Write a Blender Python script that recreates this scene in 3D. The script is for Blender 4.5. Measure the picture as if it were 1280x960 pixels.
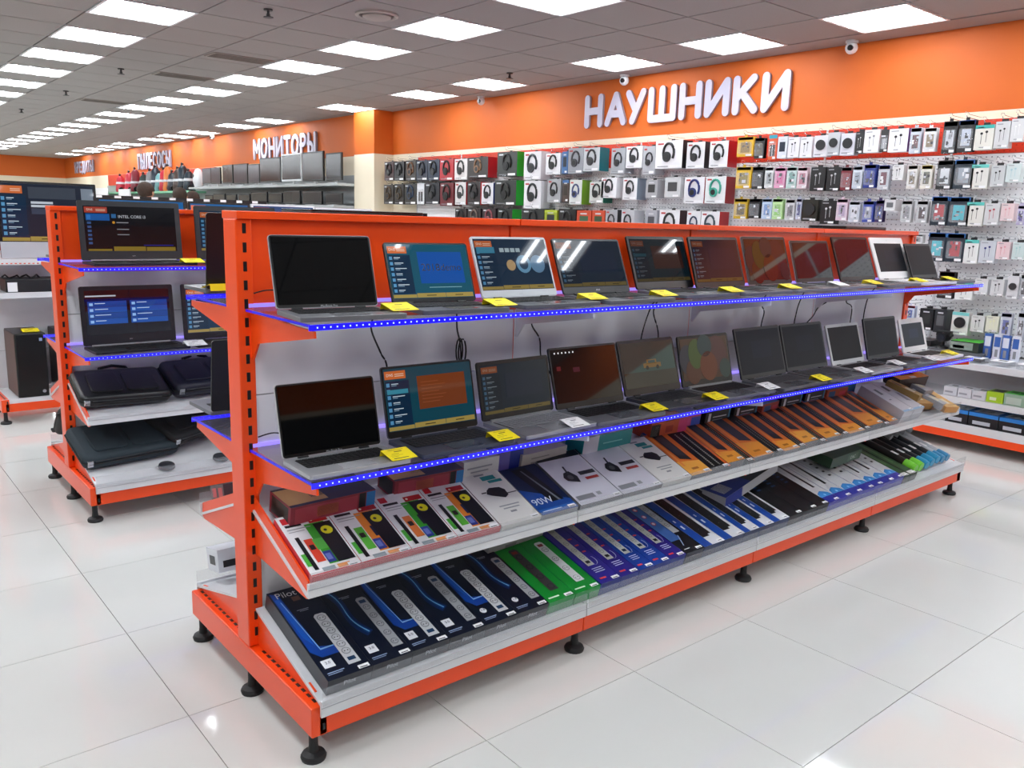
import bpy, math, random
from mathutils import Vector, Matrix
random.seed(7)
D = bpy.data
for o in list(D.objects): D.objects.remove(o)
SC = bpy.context.scene
COL = SC.collection
# ---------------------------------------------------------------- camera, world, exposure
def make_camera():
    yaw, pitch, roll = 0.8723546, -0.1928987, -0.0297435
    f = Vector((math.cos(pitch)*math.cos(yaw), math.cos(pitch)*math.sin(yaw), math.sin(pitch)))
    rt = f.cross(Vector((0, 0, 1))).normalized(); dn = f.cross(rt)
    r2 = math.cos(roll)*rt + math.sin(roll)*dn; d2 = -math.sin(roll)*rt + math.cos(roll)*dn
    cam = D.cameras.new('camera'); o = D.objects.new('camera', cam); COL.objects.link(o)
    m = Matrix((r2, -d2, -f)).transposed().to_4x4(); m.translation = Vector((-1.3019, -1.6146, 1.40408))
    o.matrix_world = m; cam.sensor_width = 36; cam.sensor_fit = 'HORIZONTAL'; cam.lens = 1049.33/1280*36
    cam.clip_start = .05; cam.clip_end = 100
    SC.camera = o
make_camera()
w = D.worlds.new('world'); SC.world = w; w.use_nodes = True
w.node_tree.nodes['Background'].inputs[0].default_value = (.8, .85, 1, 1)
w.node_tree.nodes['Background'].inputs[1].default_value = .15
SC.view_settings.view_transform = 'Standard'; SC.view_settings.look = 'None'
SC.view_settings.gamma = 1; SC.view_settings.use_curve_mapping = False
SC.view_settings.exposure = 0.0
LIGHT = 11.8          # radiance of the ceiling panels
# ---------------------------------------------------------------- materials
def lin(h):
    if isinstance(h, (tuple, list)): return tuple(h)
    c = [int(h[i:i+2], 16)/255 for i in (0, 2, 4)]
    return tuple(x/12.92 if x <= .04045 else ((x+.055)/1.055)**2.4 for x in c)
_m = {}
def mt(h, r=.5, metal=0., alpha=1., coat=0.):
    k = (h, r, metal, alpha, coat)
    if k in _m: return _m[k]
    m = D.materials.new('paint_%s' % (h,)); m.use_nodes = True
    b = m.node_tree.nodes['Principled BSDF']; b.inputs['Base Color'].default_value = (*lin(h), 1)
    b.inputs['Roughness'].default_value = r; b.inputs['Metallic'].default_value = metal
    b.inputs['Alpha'].default_value = alpha
    if coat: b.inputs['Coat Weight'].default_value = coat; b.inputs['Coat Roughness'].default_value = .06
    _m[k] = m; return m
def em(h, s=1., r=.035):
    k = ('em', h, s, r)
    if k in _m: return _m[k]
    m = D.materials.new('glow_%s' % (h,)); m.use_nodes = True
    b = m.node_tree.nodes['Principled BSDF']; b.inputs['Base Color'].default_value = (.006, .006, .008, 1)
    b.inputs['Roughness'].default_value = r; b.inputs['Emission Color'].default_value = (*lin(h), 1)
    b.inputs['Emission Strength'].default_value = s
    _m[k] = m; return m
def matte(h, s=1.):
    m = em(h, s, .45); m.node_tree.nodes['Principled BSDF'].inputs['Specular IOR Level'].default_value = .18; return m
def nodes(m): return m.node_tree.nodes, m.node_tree.links, m.node_tree.nodes['Principled BSDF']
def noisy(name, h, h2, scale, r=.5, bump=0., rvar=0., coat=0.):
    m = D.materials.new(name); m.use_nodes = True; N, L, b = nodes(m)
    tc = N.new('ShaderNodeTexCoord'); n = N.new('ShaderNodeTexNoise'); n.inputs['Scale'].default_value = scale
    n.inputs['Detail'].default_value = 5; L.new(tc.outputs['Object'], n.inputs['Vector'])
    mx = N.new('ShaderNodeMix'); mx.data_type = 'RGBA'; mx.inputs[6].default_value = (*lin(h), 1); mx.inputs[7].default_value = (*lin(h2), 1)
    L.new(n.outputs['Fac'], mx.inputs[0]); L.new(mx.outputs[2], b.inputs['Base Color'])
    b.inputs['Roughness'].default_value = r
    if coat: b.inputs['Coat Weight'].default_value = coat
    if bump:
        bp = N.new('ShaderNodeBump'); bp.inputs['Strength'].default_value = bump; bp.inputs['Distance'].default_value = .002
        L.new(n.outputs['Fac'], bp.inputs['Height']); L.new(bp.outputs['Normal'], b.inputs['Normal'])
    return m
def pegmat(name, h, hole='8a8a90', sp=.035):
    m = D.materials.new(name); m.use_nodes = True; N, L, b = nodes(m)
    tc = N.new('ShaderNodeTexCoord'); sc = N.new('ShaderNodeVectorMath'); sc.operation = 'SCALE'; sc.inputs['Scale'].default_value = 1/sp
    L.new(tc.outputs['Object'], sc.inputs[0]); fr = N.new('ShaderNodeVectorMath'); fr.operation = 'FRACTION'; L.new(sc.outputs[0], fr.inputs[0])
    sb = N.new('ShaderNodeVectorMath'); sb.operation = 'SUBTRACT'; sb.inputs[1].default_value = (.5, .5, .5); L.new(fr.outputs[0], sb.inputs[0])
    ml = N.new('ShaderNodeVectorMath'); ml.operation = 'MULTIPLY'; ml.inputs[1].default_value = (0, 1, 1); L.new(sb.outputs[0], ml.inputs[0])
    ln = N.new('ShaderNodeVectorMath'); ln.operation = 'LENGTH'; L.new(ml.outputs[0], ln.inputs[0])
    lt = N.new('ShaderNodeMath'); lt.operation = 'LESS_THAN'; lt.inputs[1].default_value = .13; L.new(ln.outputs['Value'], lt.inputs[0])
    mx = N.new('ShaderNodeMix'); mx.data_type = 'RGBA'; mx.inputs[6].default_value = (*lin(h), 1); mx.inputs[7].default_value = (*lin(hole), 1)
    L.new(lt.outputs[0], mx.inputs[0]); L.new(mx.outputs[2], b.inputs['Base Color']); b.inputs['Roughness'].default_value = .45
    return m
def glassy(name, h, a, r=.05):
    m = D.materials.new(name); m.use_nodes = True; b = m.node_tree.nodes['Principled BSDF']
    b.inputs['Base Color'].default_value = (*lin(h), 1); b.inputs['Roughness'].default_value = r; b.inputs['Alpha'].default_value = a
    return m
ORANGE = noisy('orange_powder_coat', 'fb5012', 'f84b0e', 40, .32, .03)
ORANGE_WALL = noisy('orange_wall_paint', 'd8681a', 'd46416', 3, .6, .02)
CREAM = noisy('cream_wall_paint', 'efe4cc', 'ebdfc6', 3, .6)
WHITE = noisy('white_powder_coat', 'dcdde0', 'd5d6da', 30, .35)
PANELW = noisy('white_back_panel', 'f2f2f6', 'ececf2', 8, .22)
CEIL = noisy('mineral_ceiling_tile', 'a29e9b', '989491', 90, .9, .25)
CEILGRID = mt('6c6865', .7)
FLOOR = noisy('polished_porcelain_tile', 'dddeda', 'd4d4d0', 2.2, .06)
JOINT = mt('6d685f', .8)
PEG = pegmat('perforated_white_steel', 'f4f5f7', '9a9aa0'); PEGR = pegmat('perforated_red_steel', 'd83a1c', 'a82a12')
BLACK = mt('101012', .35); RUB = mt('1c1d1f', .55); DARK = mt('26272b', .4)
ACR = glassy('clear_acrylic', 'cfd3da', .14); GSHELF = glassy('smoked_glass_shelf', '7a7688', .18, .06)
BLISTER = glassy('clear_blister_plastic', 'eef0f4', .13, .06)
STEEL = mt('b9bbc0', .25, .9); LED_M = em('1a12ff', 1.6); LEDDOT = em('7080ff', 5.); VIOLET = em('9a86ff', 1.2)
SCREEN_OFF = mt('050608', .03); PAPERW = mt('f2f2f4', .6); PAPERY = mt('fbe713', .5); INK = mt('2a2a2e', .6)
# ---------------------------------------------------------------- mesh builder
class MB:
    def __init__(s): s.v = []; s.f = []; s.i = []; s.ms = []; s.M = Matrix.Identity(4)
    def mi(s, m):
        if m not in s.ms: s.ms.append(m)
        return s.ms.index(m)
    def add(s, vs, fs, m):
        b = len(s.v); s.v += [s.M @ Vector(p) for p in vs]; k = s.mi(m)
        for f in fs: s.f.append([b+j for j in f]); s.i.append(k)
        return s
    def box(s, x0, x1, y0, y1, z0, z1, m, top=None, xneg=None):
        vs = [(x, y, z) for z in (z0, z1) for y in (y0, y1) for x in (x0, x1)]
        fs = [(0, 2, 3, 1), (4, 5, 7, 6), (0, 1, 5, 4), (1, 3, 7, 5), (3, 2, 6, 7), (2, 0, 4, 6)]
        return s.add(vs, fs, m)
    def prism(s, pts, z0, z1, m, axis='z'):
        n = len(pts)
        def T(a, b, c): return {'z': (a, b, c), 'x': (c, a, b), 'y': (a, c, b)}[axis]
        vs = [T(a, b, z0) for a, b in pts]+[T(a, b, z1) for a, b in pts]
        return s.add(vs, [list(range(n))[::-1], list(range(n, 2*n))]+[(j, (j+1) % n, n+(j+1) % n, n+j) for j in range(n)], m)
    def rbox(s, x0, x1, y0, y1, z0, z1, r, m, n=4, axis='z'):
        pts = []
        for cx, cy, a0 in ((x1-r, y1-r, 0), (x0+r, y1-r, 90), (x0+r, y0+r, 180), (x1-r, y0+r, 270)):
            for k in range(n+1):
                a = math.radians(a0+90*k/n); pts.append((cx+r*math.cos(a), cy+r*math.sin(a)))
        return s.prism(pts, z0, z1, m, axis)
    def poly(s, pts, m): return s.add(pts, [list(range(len(pts)))], m)
    def cyl(s, c, r, h, m, n=16, axis='z', r2=None):
        r2 = r if r2 is None else r2
        a = [2*math.pi*k/n for k in range(n)]; vs = []
        for rr, hh in ((r, 0), (r2, h)):
            for t in a:
                p = (rr*math.cos(t), rr*math.sin(t), hh)
                p = {'z': p, 'x': (p[2], p[0], p[1]), 'y': (p[0], p[2], p[1])}[axis]
                vs.append((c[0]+p[0], c[1]+p[1], c[2]+p[2]))
        return s.add(vs, [list(range(n)), list(range(n, 2*n))]+[(j, (j+1) % n, n+(j+1) % n, n+j) for j in range(n)], m)
    def lathe(s, prof, m, n=16, c=(0, 0, 0)):
        vs = []; fs = []
        for r, z in prof:
            for k in range(n): vs.append((c[0]+r*math.cos(2*math.pi*k/n), c[1]+r*math.sin(2*math.pi*k/n), c[2]+z))
        for j in range(len(prof)-1):
            for k in range(n): fs.append((j*n+k, j*n+(k+1) % n, (j+1)*n+(k+1) % n, (j+1)*n+k))
        fs.append(list(range(n))); fs.append([(len(prof)-1)*n+k for k in range(n)])
        return s.add(vs, fs, m)
    def tube(s, pts, r, m, n=6, closed=False):
        P = [Vector(p) for p in pts]; vs = []; fs = []; k = len(P)
        for i, p in enumerate(P):
            if closed: d = P[(i+1) % k]-P[i-1]
            else: d = P[min(i+1, k-1)]-P[max(i-1, 0)]
            d.normalize(); a = d.orthogonal().normalized() if abs(d.z) > .9 else Vector((0, 0, 1)).cross(d).normalized(); b = d.cross(a)
            for j in range(n):
                t = 2*math.pi*j/n; vs.append(tuple(p+r*(math.cos(t)*a+math.sin(t)*b)))
        for i in range(k if closed else k-1):
            for j in range(n): i2 = (i+1) % k; fs.append((i*n+j, i*n+(j+1) % n, i2*n+(j+1) % n, i2*n+j))
        if not closed: fs.append(list(range(n))); fs.append([(k-1)*n+j for j in range(n)])
        return s.add(vs, fs, m)
    def ball(s, c, r, m, n=12, sc=(1, 1, 1)):
        prof = [(max(r*math.sin(math.pi*k/8), .0005), -r*math.cos(math.pi*k/8)) for k in range(9)]
        b = len(s.v); s.lathe(prof, m, n)
        for j in range(b, len(s.v)):
            v = s.v[j]; q = s.M.inverted() @ v
            s.v[j] = s.M @ Vector((c[0]+q.x*sc[0], c[1]+q.y*sc[1], c[2]+q.z*sc[2]))
        return s
    def mesh(s, name, smooth=False):
        me = D.meshes.new(name); me.from_pydata([tuple(v) for v in s.v], [], s.f)
        for m in s.ms: me.materials.append(m)
        me.polygons.foreach_set('material_index', s.i)
        if smooth: me.polygons.foreach_set('use_smooth', [True]*len(s.f))
        me.update(); return me
    def build(s, name, parent=None, smooth=False, bevel=0.):
        me = s.mesh(name, smooth)
        if smooth:
            try: me.set_sharp_from_angle(angle=math.radians(35))
            except Exception: pass
        o = link(name, me, parent)
        if bevel:
            b = o.modifiers.new('bevel', 'BEVEL'); b.width = bevel; b.segments = 2; b.limit_method = 'ANGLE'
        return o
def link(name, me, parent=None, loc=None, rot=None):
    o = D.objects.new(name, me); COL.objects.link(o)
    if parent: o.parent = parent
    if loc: o.location = loc
    if rot: o.rotation_euler = rot
    return o
def tag(o, label, cat, group=None):
    o['label'] = label; o['category'] = cat
    if group: o['group'] = group
    return o
def thing(name, label, cat, loc=(0, 0, 0), rot=(0, 0, 0), group=None):
    return tag(link(name, None, None, loc, rot), label, cat, group)
def struct(o): o['kind'] = 'structure'; return o
def stuff(o): o['kind'] = 'stuff'; return o
_t = {}
def text(s, size, m, parent, loc, rot=(0, 0, 0), name='lettering', sx=1., ext=0., align='CENTER', bold=0.):
    k = (s, m.name, ext, bold)
    if k not in _t:
        c = D.curves.new('lettering', 'FONT'); c.body = s; c.size = 1; c.align_x = align; c.align_y = 'CENTER'; c.extrude = ext; c.resolution_u = 3; c.offset = bold
        t = D.objects.new('tmp', c); COL.objects.link(t); bpy.context.view_layer.update()
        me = D.meshes.new_from_object(t.evaluated_get(bpy.context.evaluated_depsgraph_get())); D.objects.remove(t); D.curves.remove(c)
        me.name = 'lettering'; me.materials.clear(); me.materials.append(m); _t[k] = me
    o = link(name, _t[k], parent, loc, rot); o.scale = (size*sx, size, size); return o
ORD = 'zeroth first second third fourth fifth sixth seventh eighth ninth tenth eleventh twelfth thirteenth fourteenth fifteenth sixteenth seventeenth eighteenth nineteenth twentieth'.split()
TEN = {2: 'twenty', 3: 'thirty', 4: 'forty'}
def nth(n):
    if n <= 20: return ORD[n]
    return {30: 'thirtieth', 40: 'fortieth'}.get(n) or TEN[n//10]+'-'+ORD[n % 10]
# ---------------------------------------------------------------- room shell
CZ = 2.772; WX = 4.88; FX = 4.72
XL, YB, YF = -8.0, -5.2, 26.0
fl = struct(MB().box(XL, 5.2, YB, YF+.2, -.05, -.004, JOINT).build('floor'))
tile = MB().box(.0012, .5988, .0012, .5988, -.004, 0, FLOOR).mesh('floor_tile')
for i in range(-5, 9):
    for j in range(-4, 14):
        if -5+.0 <= i and not (i == 8 and False): link('floor_tile', tile, fl, (i*.6, j*.6, 0))
b = MB()
for i in range(-14, 9):
    for j in range(-9, 44):
        if i < -5 or j < -4 or j > 13: b.box(i*.6+.0012, i*.6+.5988, j*.6+.0012, j*.6+.5988, -.004, 0, FLOOR)
stuff(b.build('floor_tiles', fl))
ce = struct(MB().box(XL, 5.2, YB, YF+.2, CZ+.008, CZ+.06, CEILGRID).build('ceiling'))
LX = [-2.9, -1.1, .7, 2.5, 4.3]
LY = {2.5: [-3.43+1.2*k for k in range(24)], .7: [-3.43+1.2*k for k in range(24)], -1.1: [-3.43+1.2*k for k in range(24)], -2.9: [-3.43+1.2*k for k in range(24)],
      4.3: [-3.43, -2.23, -1.03, .17, 1.37, 2.57, 3.77, 5.57, 6.77, 8.57, 10.97, 12.17, 13.97, 15.17, 16.37, 18.17, 19.37, 20.57, 21.77, 23.57]}
LY[.7].remove(-3.43+1.2)
lit = {(round(x, 1), round(y, 2)) for x in LX for y in LY[x]}
ct = MB().box(-.294, .294, -.294, .294, 0, .01, CEIL).mesh('ceiling_tile')
b = MB()
for i in range(-9, 4):
    for j in range(-14, 38):
        x = 2.5+.6*i; y = 3.77+.6*j
        if (round(x, 1), round(y, 2)) in lit or x < XL+.3: continue
        if -1.3 < x and .7 < y < 13: link('ceiling_tile', ct, ce, (x, y, CZ))
        else: b.box(x-.294, x+.294, y-.294, y+.294, CZ, CZ+.01, CEIL)
stuff(b.build('ceiling_tiles', ce))
MB().box(4.606, 5.0, YB, YF, CZ-.004, CZ+.006, CEIL).build('soffit_strip', ce)
def wall(name, pts, zb=2.213):
    x0, x1, y0, y1 = pts
    o = struct(MB().box(x0, x1, y0, y1, 0, zb, CREAM).build(name))
    MB().box(x0, x1, y0, y1, zb, CZ, ORANGE_WALL).build('upper_band', o); return o
wall('wall_right', (WX, WX+.2, YB, 8.6))
wall('wall_right_far', (FX, FX+.2, 8.6, YF+.2))
wall('wall_far', (XL, FX, YF, YF+.2)); wall('wall_left', (XL-.2, XL, YB, YF+.2)); wall('wall_near', (XL, WX, YB-.2, YB))
MB().box(XL+.5, WX-.5, YB+.001, YB+.05, .1, 2.15, mt('2a2826', .6)).build('dark_reflection_panel', D.objects['wall_near'])  # unseen dark panel, added so the laptop screens reflect something dark
p = struct(MB().box(4.59, WX+.1, 8.37, 8.9, 0, 2.213, CREAM).build('wall_pillar'))
MB().box(4.59, WX+.1, 8.37, 8.9, 2.213, CZ, ORANGE_WALL).build('upper_band', p)
# ---------------------------------------------------------------- ceiling panel lights
PANEL_EM = em('f4faff', LIGHT*.3); TUBE_EM = em('f4faff', LIGHT*3.3)
lf = MB(); lf.box(-.298, .298, -.298, -.28, -.006, .01, WHITE).box(-.298, .298, .28, .298, -.006, .01, WHITE).box(-.298, -.28, -.28, .28, -.006, .01, WHITE).box(.28, .298, -.28, .28, -.006, .01, WHITE)
lf = lf.mesh('frame')
ld = MB(); ld.add([(-.28, -.28, .002), (.28, -.28, .002), (.28, .28, .002), (-.28, .28, .002)], [(0, 3, 2, 1)], PANEL_EM); ld = ld.mesh('diffuser')
lt = MB().box(-.014, .014, -.275, .275, -.004, .0015, TUBE_EM).mesh('tube')
cn = {4.3: 'row beside the right wall', 2.5: 'row over the main laptop shelf', .7: 'row over the left shelf end', -1.1: 'row left of the shelf ends', -2.9: 'outermost row on the left'}
for x in LX:
    for k, y in enumerate(LY[x]):
        r = thing('ceiling_light', 'glowing ceiling panel, %s in the %s' % (nth(k+1), cn[x]), 'ceiling light', (x, y, CZ), group='square ceiling panel lights')
        link('frame', lf, r); link('diffuser', ld, r)
        for q in (-.21, -.07, .07, .21): link('tube', lt, r, (q, 0, 0))
# sprinklers, air diffuser, vents, cameras
names = ['nearest the round air diffuser', 'second along the middle strip', 'third along the middle strip', 'fourth and smallest along the middle strip', 'near the headphone wall by a panel light']
for (x, y), nm in zip([(1.3, 4.2), (1.3, 7.7), (1.3, 10.0), (1.3, 12.7), (4.0, 4.87)], names):
    r = thing('fire_sprinkler', 'small dark ceiling fire sprinkler, '+nm, 'sprinkler', (x, y, CZ), group='ceiling sprinklers')
    MB().cyl((0, 0, -.01), .03, .01, DARK).cyl((0, 0, -.05), .009, .045, DARK, 8).build('stem', r)
    MB().cyl((0, 0, -.055), .034, .004, DARK, 10).box(-.014, -.011, -.002, .002, -.05, -.03, DARK).box(.011, .014, -.002, .002, -.05, -.03, DARK).build('deflector', r)
r = thing('air_diffuser', 'round grey ringed air diffuser set in a ceiling tile', 'air diffuser', (1.9, 3.77, CZ))
MB().lathe([(.15, 0), (.15, -.012), (.135, -.02), (.12, -.012), (.12, 0)], mt('b5afa8', .6), 28).build('outer_ring', r, True)
MB().lathe([(.1, 0), (.1, -.02), (.08, -.03), (.03, -.035), (.001, -.035)], mt('a8a29b', .6), 28).build('inner_cone', r, True)
for k, (x, y) in enumerate([(1.9, 7.67), (1.9, 10.67), (1.9, 6.17)]):
    r = thing('ceiling_vent', 'slim grey slotted ceiling vent, '+['behind the second sprinkler', 'farthest along the middle strip', 'nearest along the middle strip'][k], 'vent', (x, y, CZ))
    MB().box(-.28, .28, -.12, .12, -.008, 0, mt('9c968f', .7)).build('frame', r)
    b = MB()
    for j in range(5): b.box(-.26, .26, -.1+.045*j, -.085+.045*j, -.012, -.008, mt('77716b', .7))
    b.build('slat', r)
for k, (x, y) in enumerate([(4.76, 1.84), (4.76, 4.1), (4.76, 6.3), (4.55, 13.97)]):
    r = thing('security_camera', 'white dome security camera at the orange wall, '+['right of the big sign', 'above the big sign', 'left of the big sign', 'between the two far signs'][k], 'camera', (x, y, CZ))
    MB().cyl((0, 0, -.02), .045, .02, WHITE, 20).build('mount', r)
    MB().ball((0, 0, -.055), .045, WHITE, 20).build('dome', r, True)
    MB().cyl((-.046, -.012, -.06), .02, .02, BLACK, 14, 'x').build('lens', r)
# ---------------------------------------------------------------- wall signs
def arc(cx, cy, rx, ry, a0, a1, n=14): return [(cx+rx*math.cos(math.radians(a0+(a1-a0)*k/n)), cy+ry*math.sin(math.radians(a0+(a1-a0)*k/n))) for k in range(n+1)]
GL = {'Н': [[(0, 0), (0, 1)], [(1, 0), (1, 1)], [(0, .5), (1, .5)]], 'А': [[(0, 0), (.5, 1), (1, 0)], [(.2, .32), (.8, .32)]],
      'У': [[(0, 1), (.52, .38)], [(1, 1), (.3, 0)]], 'Ш': [[(0, 1), (0, 0), (1, 0), (1, 1)], [(.5, 0), (.5, 1)]],
      'И': [[(0, 1), (0, 0), (1, 1), (1, 0)]], 'К': [[(0, 0), (0, 1)], [(.05, .42), (.9, 1)], [(.3, .58), (1, 0)]],
      'М': [[(0, 0), (0, 1), (.5, .35), (1, 1), (1, 0)]], 'О': [arc(.5, .5, .5, .5, 0, 360, 20)], 'Т': [[(0, 1), (1, 1)], [(.5, 0), (.5, 1)]],
      'Р': [[(0, 0), (0, 1), (.5, 1)]+arc(.5, .74, .5, .26, 90, -90)+[(0, .48)]], 'Ы': [[(0, 1), (0, 0), (.3, 0)]+arc(.3, .27, .34, .27, -90, 90)+[(0, .54)], [(1, 0), (1, 1)]],
      'П': [[(0, 0), (0, 1), (1, 1), (1, 0)]], 'Л': [[(0, 0), (.2, .2), (.3, 1), (1, 1), (1, 0)]], 'Е': [[(1, 1), (0, 1), (0, 0), (1, 0)], [(0, .5), (.85, .5)]],
      'С': [arc(.5, .5, .5, .5, 50, 310, 18)], 'Д': [[(0, -.14), (0, 0), (1, 0), (1, -.14)], [(.2, 0), (.35, 1), (.85, 1), (.85, 0)]]}
LETW = mt('c6c2d6', .35); LETS = mt('9a94a4', .5)
def sign(word, label, x, yl, yr, z0, z1, sw, widths):
    r = thing('wall_sign', label, 'sign', (x, yl, z0))
    tot = sum(widths[c] for c in word); gap = .34*sw/(yl-yr)*0+sw*1.45; u = sw/2
    sc = ((yl-yr)-sw-gap*(len(word)-1))/tot; H = z1-z0-sw
    for ci, c in enumerate(word):
        b = MB(); wd = widths[c]*sc; lay = 0
        if word[max(ci-1, 0):ci+1] == 'АУ': u -= wd*.22
        for st in GL[c]:
            P = [(u+a*wd, sw/2+v*H) for a, v in st]
            for (a, v), (a2, v2) in zip(P, P[1:]):
                L = math.hypot(a2-a, v2-v); an = math.atan2(v2-v, a2-a)
                pts = [(a+sw/2*math.cos(t), v+sw/2*math.sin(t)) for t in [an+math.pi/2+math.pi*k/6 for k in range(7)]]
                pts += [(a2+sw/2*math.cos(t), v2+sw/2*math.sin(t)) for t in [an-math.pi/2+math.pi*k/6 for k in range(7)]]
                n = len(pts)
                lay += 1; vs = [(-.035-.0006*lay, -p, q) for p, q in pts]+[(-.012, -p, q) for p, q in pts]
                b.add(vs, [list(range(n))], LETW); b.add([(x+(.004 if x < -.03 else 0), p, q) for x, p, q in vs], [(j, (j+1) % n, n+(j+1) % n, n+j) for j in range(n)], LETS)
        b.build('letter', r); u += wd+gap
WD = dict(Н=1, А=1.15, У=1, Ш=1.45, И=1.05, К=1, М=1.2, О=1.1, Т=1, Р=.85, Ы=1.2, П=1, Л=1.05, Е=.8, С=1, Д=1.15)
sign('НАУШНИКИ', 'large white rounded letters НАУШНИКИ on the orange wall', WX, 4.70, 2.34, 2.325, 2.645, .068, WD)
sign('МОНИТОРЫ', 'white block letters МОНИТОРЫ above the wall of monitors', FX, 12.5, 10.2, 2.27, 2.61, .066, WD)
sign('ПЫЛЕСОСЫ', 'white block letters ПЫЛЕСОСЫ above the vacuum cleaners', FX, 18.95, 16.7, 2.27, 2.62, .06, WD)
sign('КРЕДИТЫ', 'small distant white letters КРЕДИТЫ at the far corner', FX, 24.75, 22.75, 2.32, 2.63, .055, WD)
# ---------------------------------------------------------------- gondola shelving
PITCH = .945
def foot(parent, x, y, h=.083):
    b = MB().lathe([(.001, 0), (.032, 0), (.034, .008), (.03, .016), (.014, .022), (.012, .04)], RUB, 18, (x, y, 0))
    b.cyl((x, y, .03), .012, h-.03, RUB, 12); o = b.build('foot', parent, True); return o
def gondola(label, yc, n, x0=-.43, flat=(1.142, .752), tray=True, back=True, frontflat=None, ends=(True,)):
    r = thing('shelving_unit', label, 'shelving', (x0, yc, 0))
    posts = [.0225+PITCH*k*(3.795/3.78) for k in range(n+1)]; X1 = posts[-1]+.0225
    seg = [(posts[k]+(.0 if k else -.0225)+(.001 if k else 0), posts[k+1]-(.001 if k < n-1 else -.0225)) for k in range(n)]
    for k, x in enumerate(posts):
        e = k in (0, n); hy = .042 if e else .0305
        MB().box(x-.0225, x+.0225, -hy, hy, .168, 1.386, ORANGE).build('upright', r, bevel=.003)
        if k in (0, n):
            b = MB()
            for s in (-1, 1):
                for j in range(24):
                    z = 1.362-.05*j; b.box(x-.004, x+.006, s*.0425-.0006, s*.0425+.0006, z-.013, z+.013, BLACK)
            stuff(b.build('slot_row', r))
        MB().box(x-.0225, x+.0225, -(.434 if e else .418), .434 if e else .418, .083, .166, ORANGE).build('base_arm', r, bevel=.003)
        if k == 0:
            b = MB()
            for s in (-1, 1):
                for j in range(11): y = s*(.09+.031*j); b.box(x-.002, x+.008, y-.009, y+.009, .165, .1668, BLACK)
                for z in (.107, .146): b.box(x+.008, x+.015, s*.4345-.0006, s*.4345+.0006, z-.009, z+.009, BLACK)
            stuff(b.build('slot_row', r))
        for y in (-.396, 0, .404): foot(r, x+(.0 if k else 0), y)
    for k, (a, c) in enumerate(seg):
        o = MB().box(a+.001, c-.001, -.052, .052, 1.386, 1.407, ORANGE).build('top_rail', r, bevel=.002)
        MB().box(a+.03, c-.03, -.03, .03, 1.105, 1.385, ORANGE).box(a+.0015 if k else a+.02, a+.03, -.031, .031, 1.105, 1.385, ORANGE).build('header_panel', r)
        for z0, z1 in ((.168, .428), (.431, .906), (.909, 1.104)):
            MB().box(a+(.001 if k else .022), c-.001, -.032, .032, z0, z1, PANELW).build('back_panel', r)
        for s in (-1, 1): MB().box(a+(.022 if k == 0 else .001), c-.001, min(s*.434, s*.42), max(s*.434, s*.42), .083, .137 if True else .168, ORANGE).build('kick_board', r, bevel=.002)
    for s in ((-1, 1) if back else (-1,)):
        lv = frontflat if (s == -1 and frontflat) else flat
        for z in lv:
            for k, x in enumerate(posts):
                xx = x+(.012 if k == 0 else (-.018 if k == n else 0))
                pts = [(s*.042, z-.001), (s*.412, z-.012), (s*.414, z-.028), (s*.085, z-.083), (s*.05, z-.13), (s*.042, z-.13)]
                MB().prism(pts, xx, xx+.006, ORANGE if k in (0, n) else WHITE, 'x').build('shelf_bracket', r)
            for k, (a, c) in enumerate(seg):
                a2 = a+(.02 if k == 0 else 0)
                MB().box(a2, c, min(s*.415, s*.04), max(s*.415, s*.04), z-.001, z+.009, GSHELF).build('glass_shelf', r)
                MB().box(a2, c, min(s*.417, s*.415), max(s*.417, s*.415), z-.009, z+.005, LED_M).build('led_strip', r)
            MB().box(.02, .024, min(s*.415, s*.045), max(s*.415, s*.045), z-.0, z+.006, em('2a1cff', .7)).build('side_led_strip', r)
            MB().box(.03, X1-.02, min(s*.045, s*.034), max(s*.045, s*.034), z+.01, z+.02, VIOLET).build('rear_led_strip', r)
            b = MB(); x = .04
            while x < X1:
                b.box(x, x+.003, min(s*.4185, s*.417), max(s*.4185, s*.417), z-.0035, z+.0, LEDDOT); x += .0175
            stuff(b.build('led_diodes', r))
        # sloped tray and base tray
        for kind in (('tray', 'base') if tray else ()):
            if kind == 'tray': y0, z0, y1, z1, lz0, lz1, gz = .376, .442, .045, .574, .443, .481, .512
            else: y0, z0, y1, z1, lz0, lz1, gz = .438, .170, .045, .276, .140, .185, .222
            for k, (a, c) in enumerate(seg):
                a2 = a+(.022 if k == 0 else .0015); c2 = c-.0015
                MB().prism([(s*y0, z0), (s*y1, z1), (s*y1, z1+.008), (s*y0, z0+.008)], a2, c2, WHITE, 'x').build('shelf_tray', r)
                MB().prism([(s*y0, lz0), (s*y0, lz1), (s*(y0+.008), lz1), (s*(y0+.008), lz0)], a2, c2, WHITE, 'x').box(a2, c2, min(s*(y0+.0095), s*(y0+.008)), max(s*(y0+.0095), s*(y0+.008)), (lz0+lz1)/2+.003, (lz0+lz1)/2+.0045, mt('a9aab0', .5)).build('front_lip', r)
                MB().box(a2+.002, c2-.002, min(s*(y0+.0130), s*(y0+.0102)), max(s*(y0+.0130), s*(y0+.0102)), lz1-.012, gz, ACR).build('acrylic_guard', r)
            for k, x in enumerate(posts):
                xx = x+(.005 if k == 0 else 0)
                if kind == 'tray' and 0 < k < n: pts = [(s*.042, .57), (s*.366, .442), (s*.366, .43), (s*.042, .45)]
                elif kind == 'tray': pts = [(s*.042, .615), (s*.372, .484), (s*.378, .44), (s*.36, .433), (s*.042, .45)]
                else: pts = [(s*.042, .27), (s*.40, .19), (s*.40, .168), (s*.042, .168)]
                MB().prism(pts, xx, xx+.006, ORANGE, 'x').build('tray_bracket', r)
    return r
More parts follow.
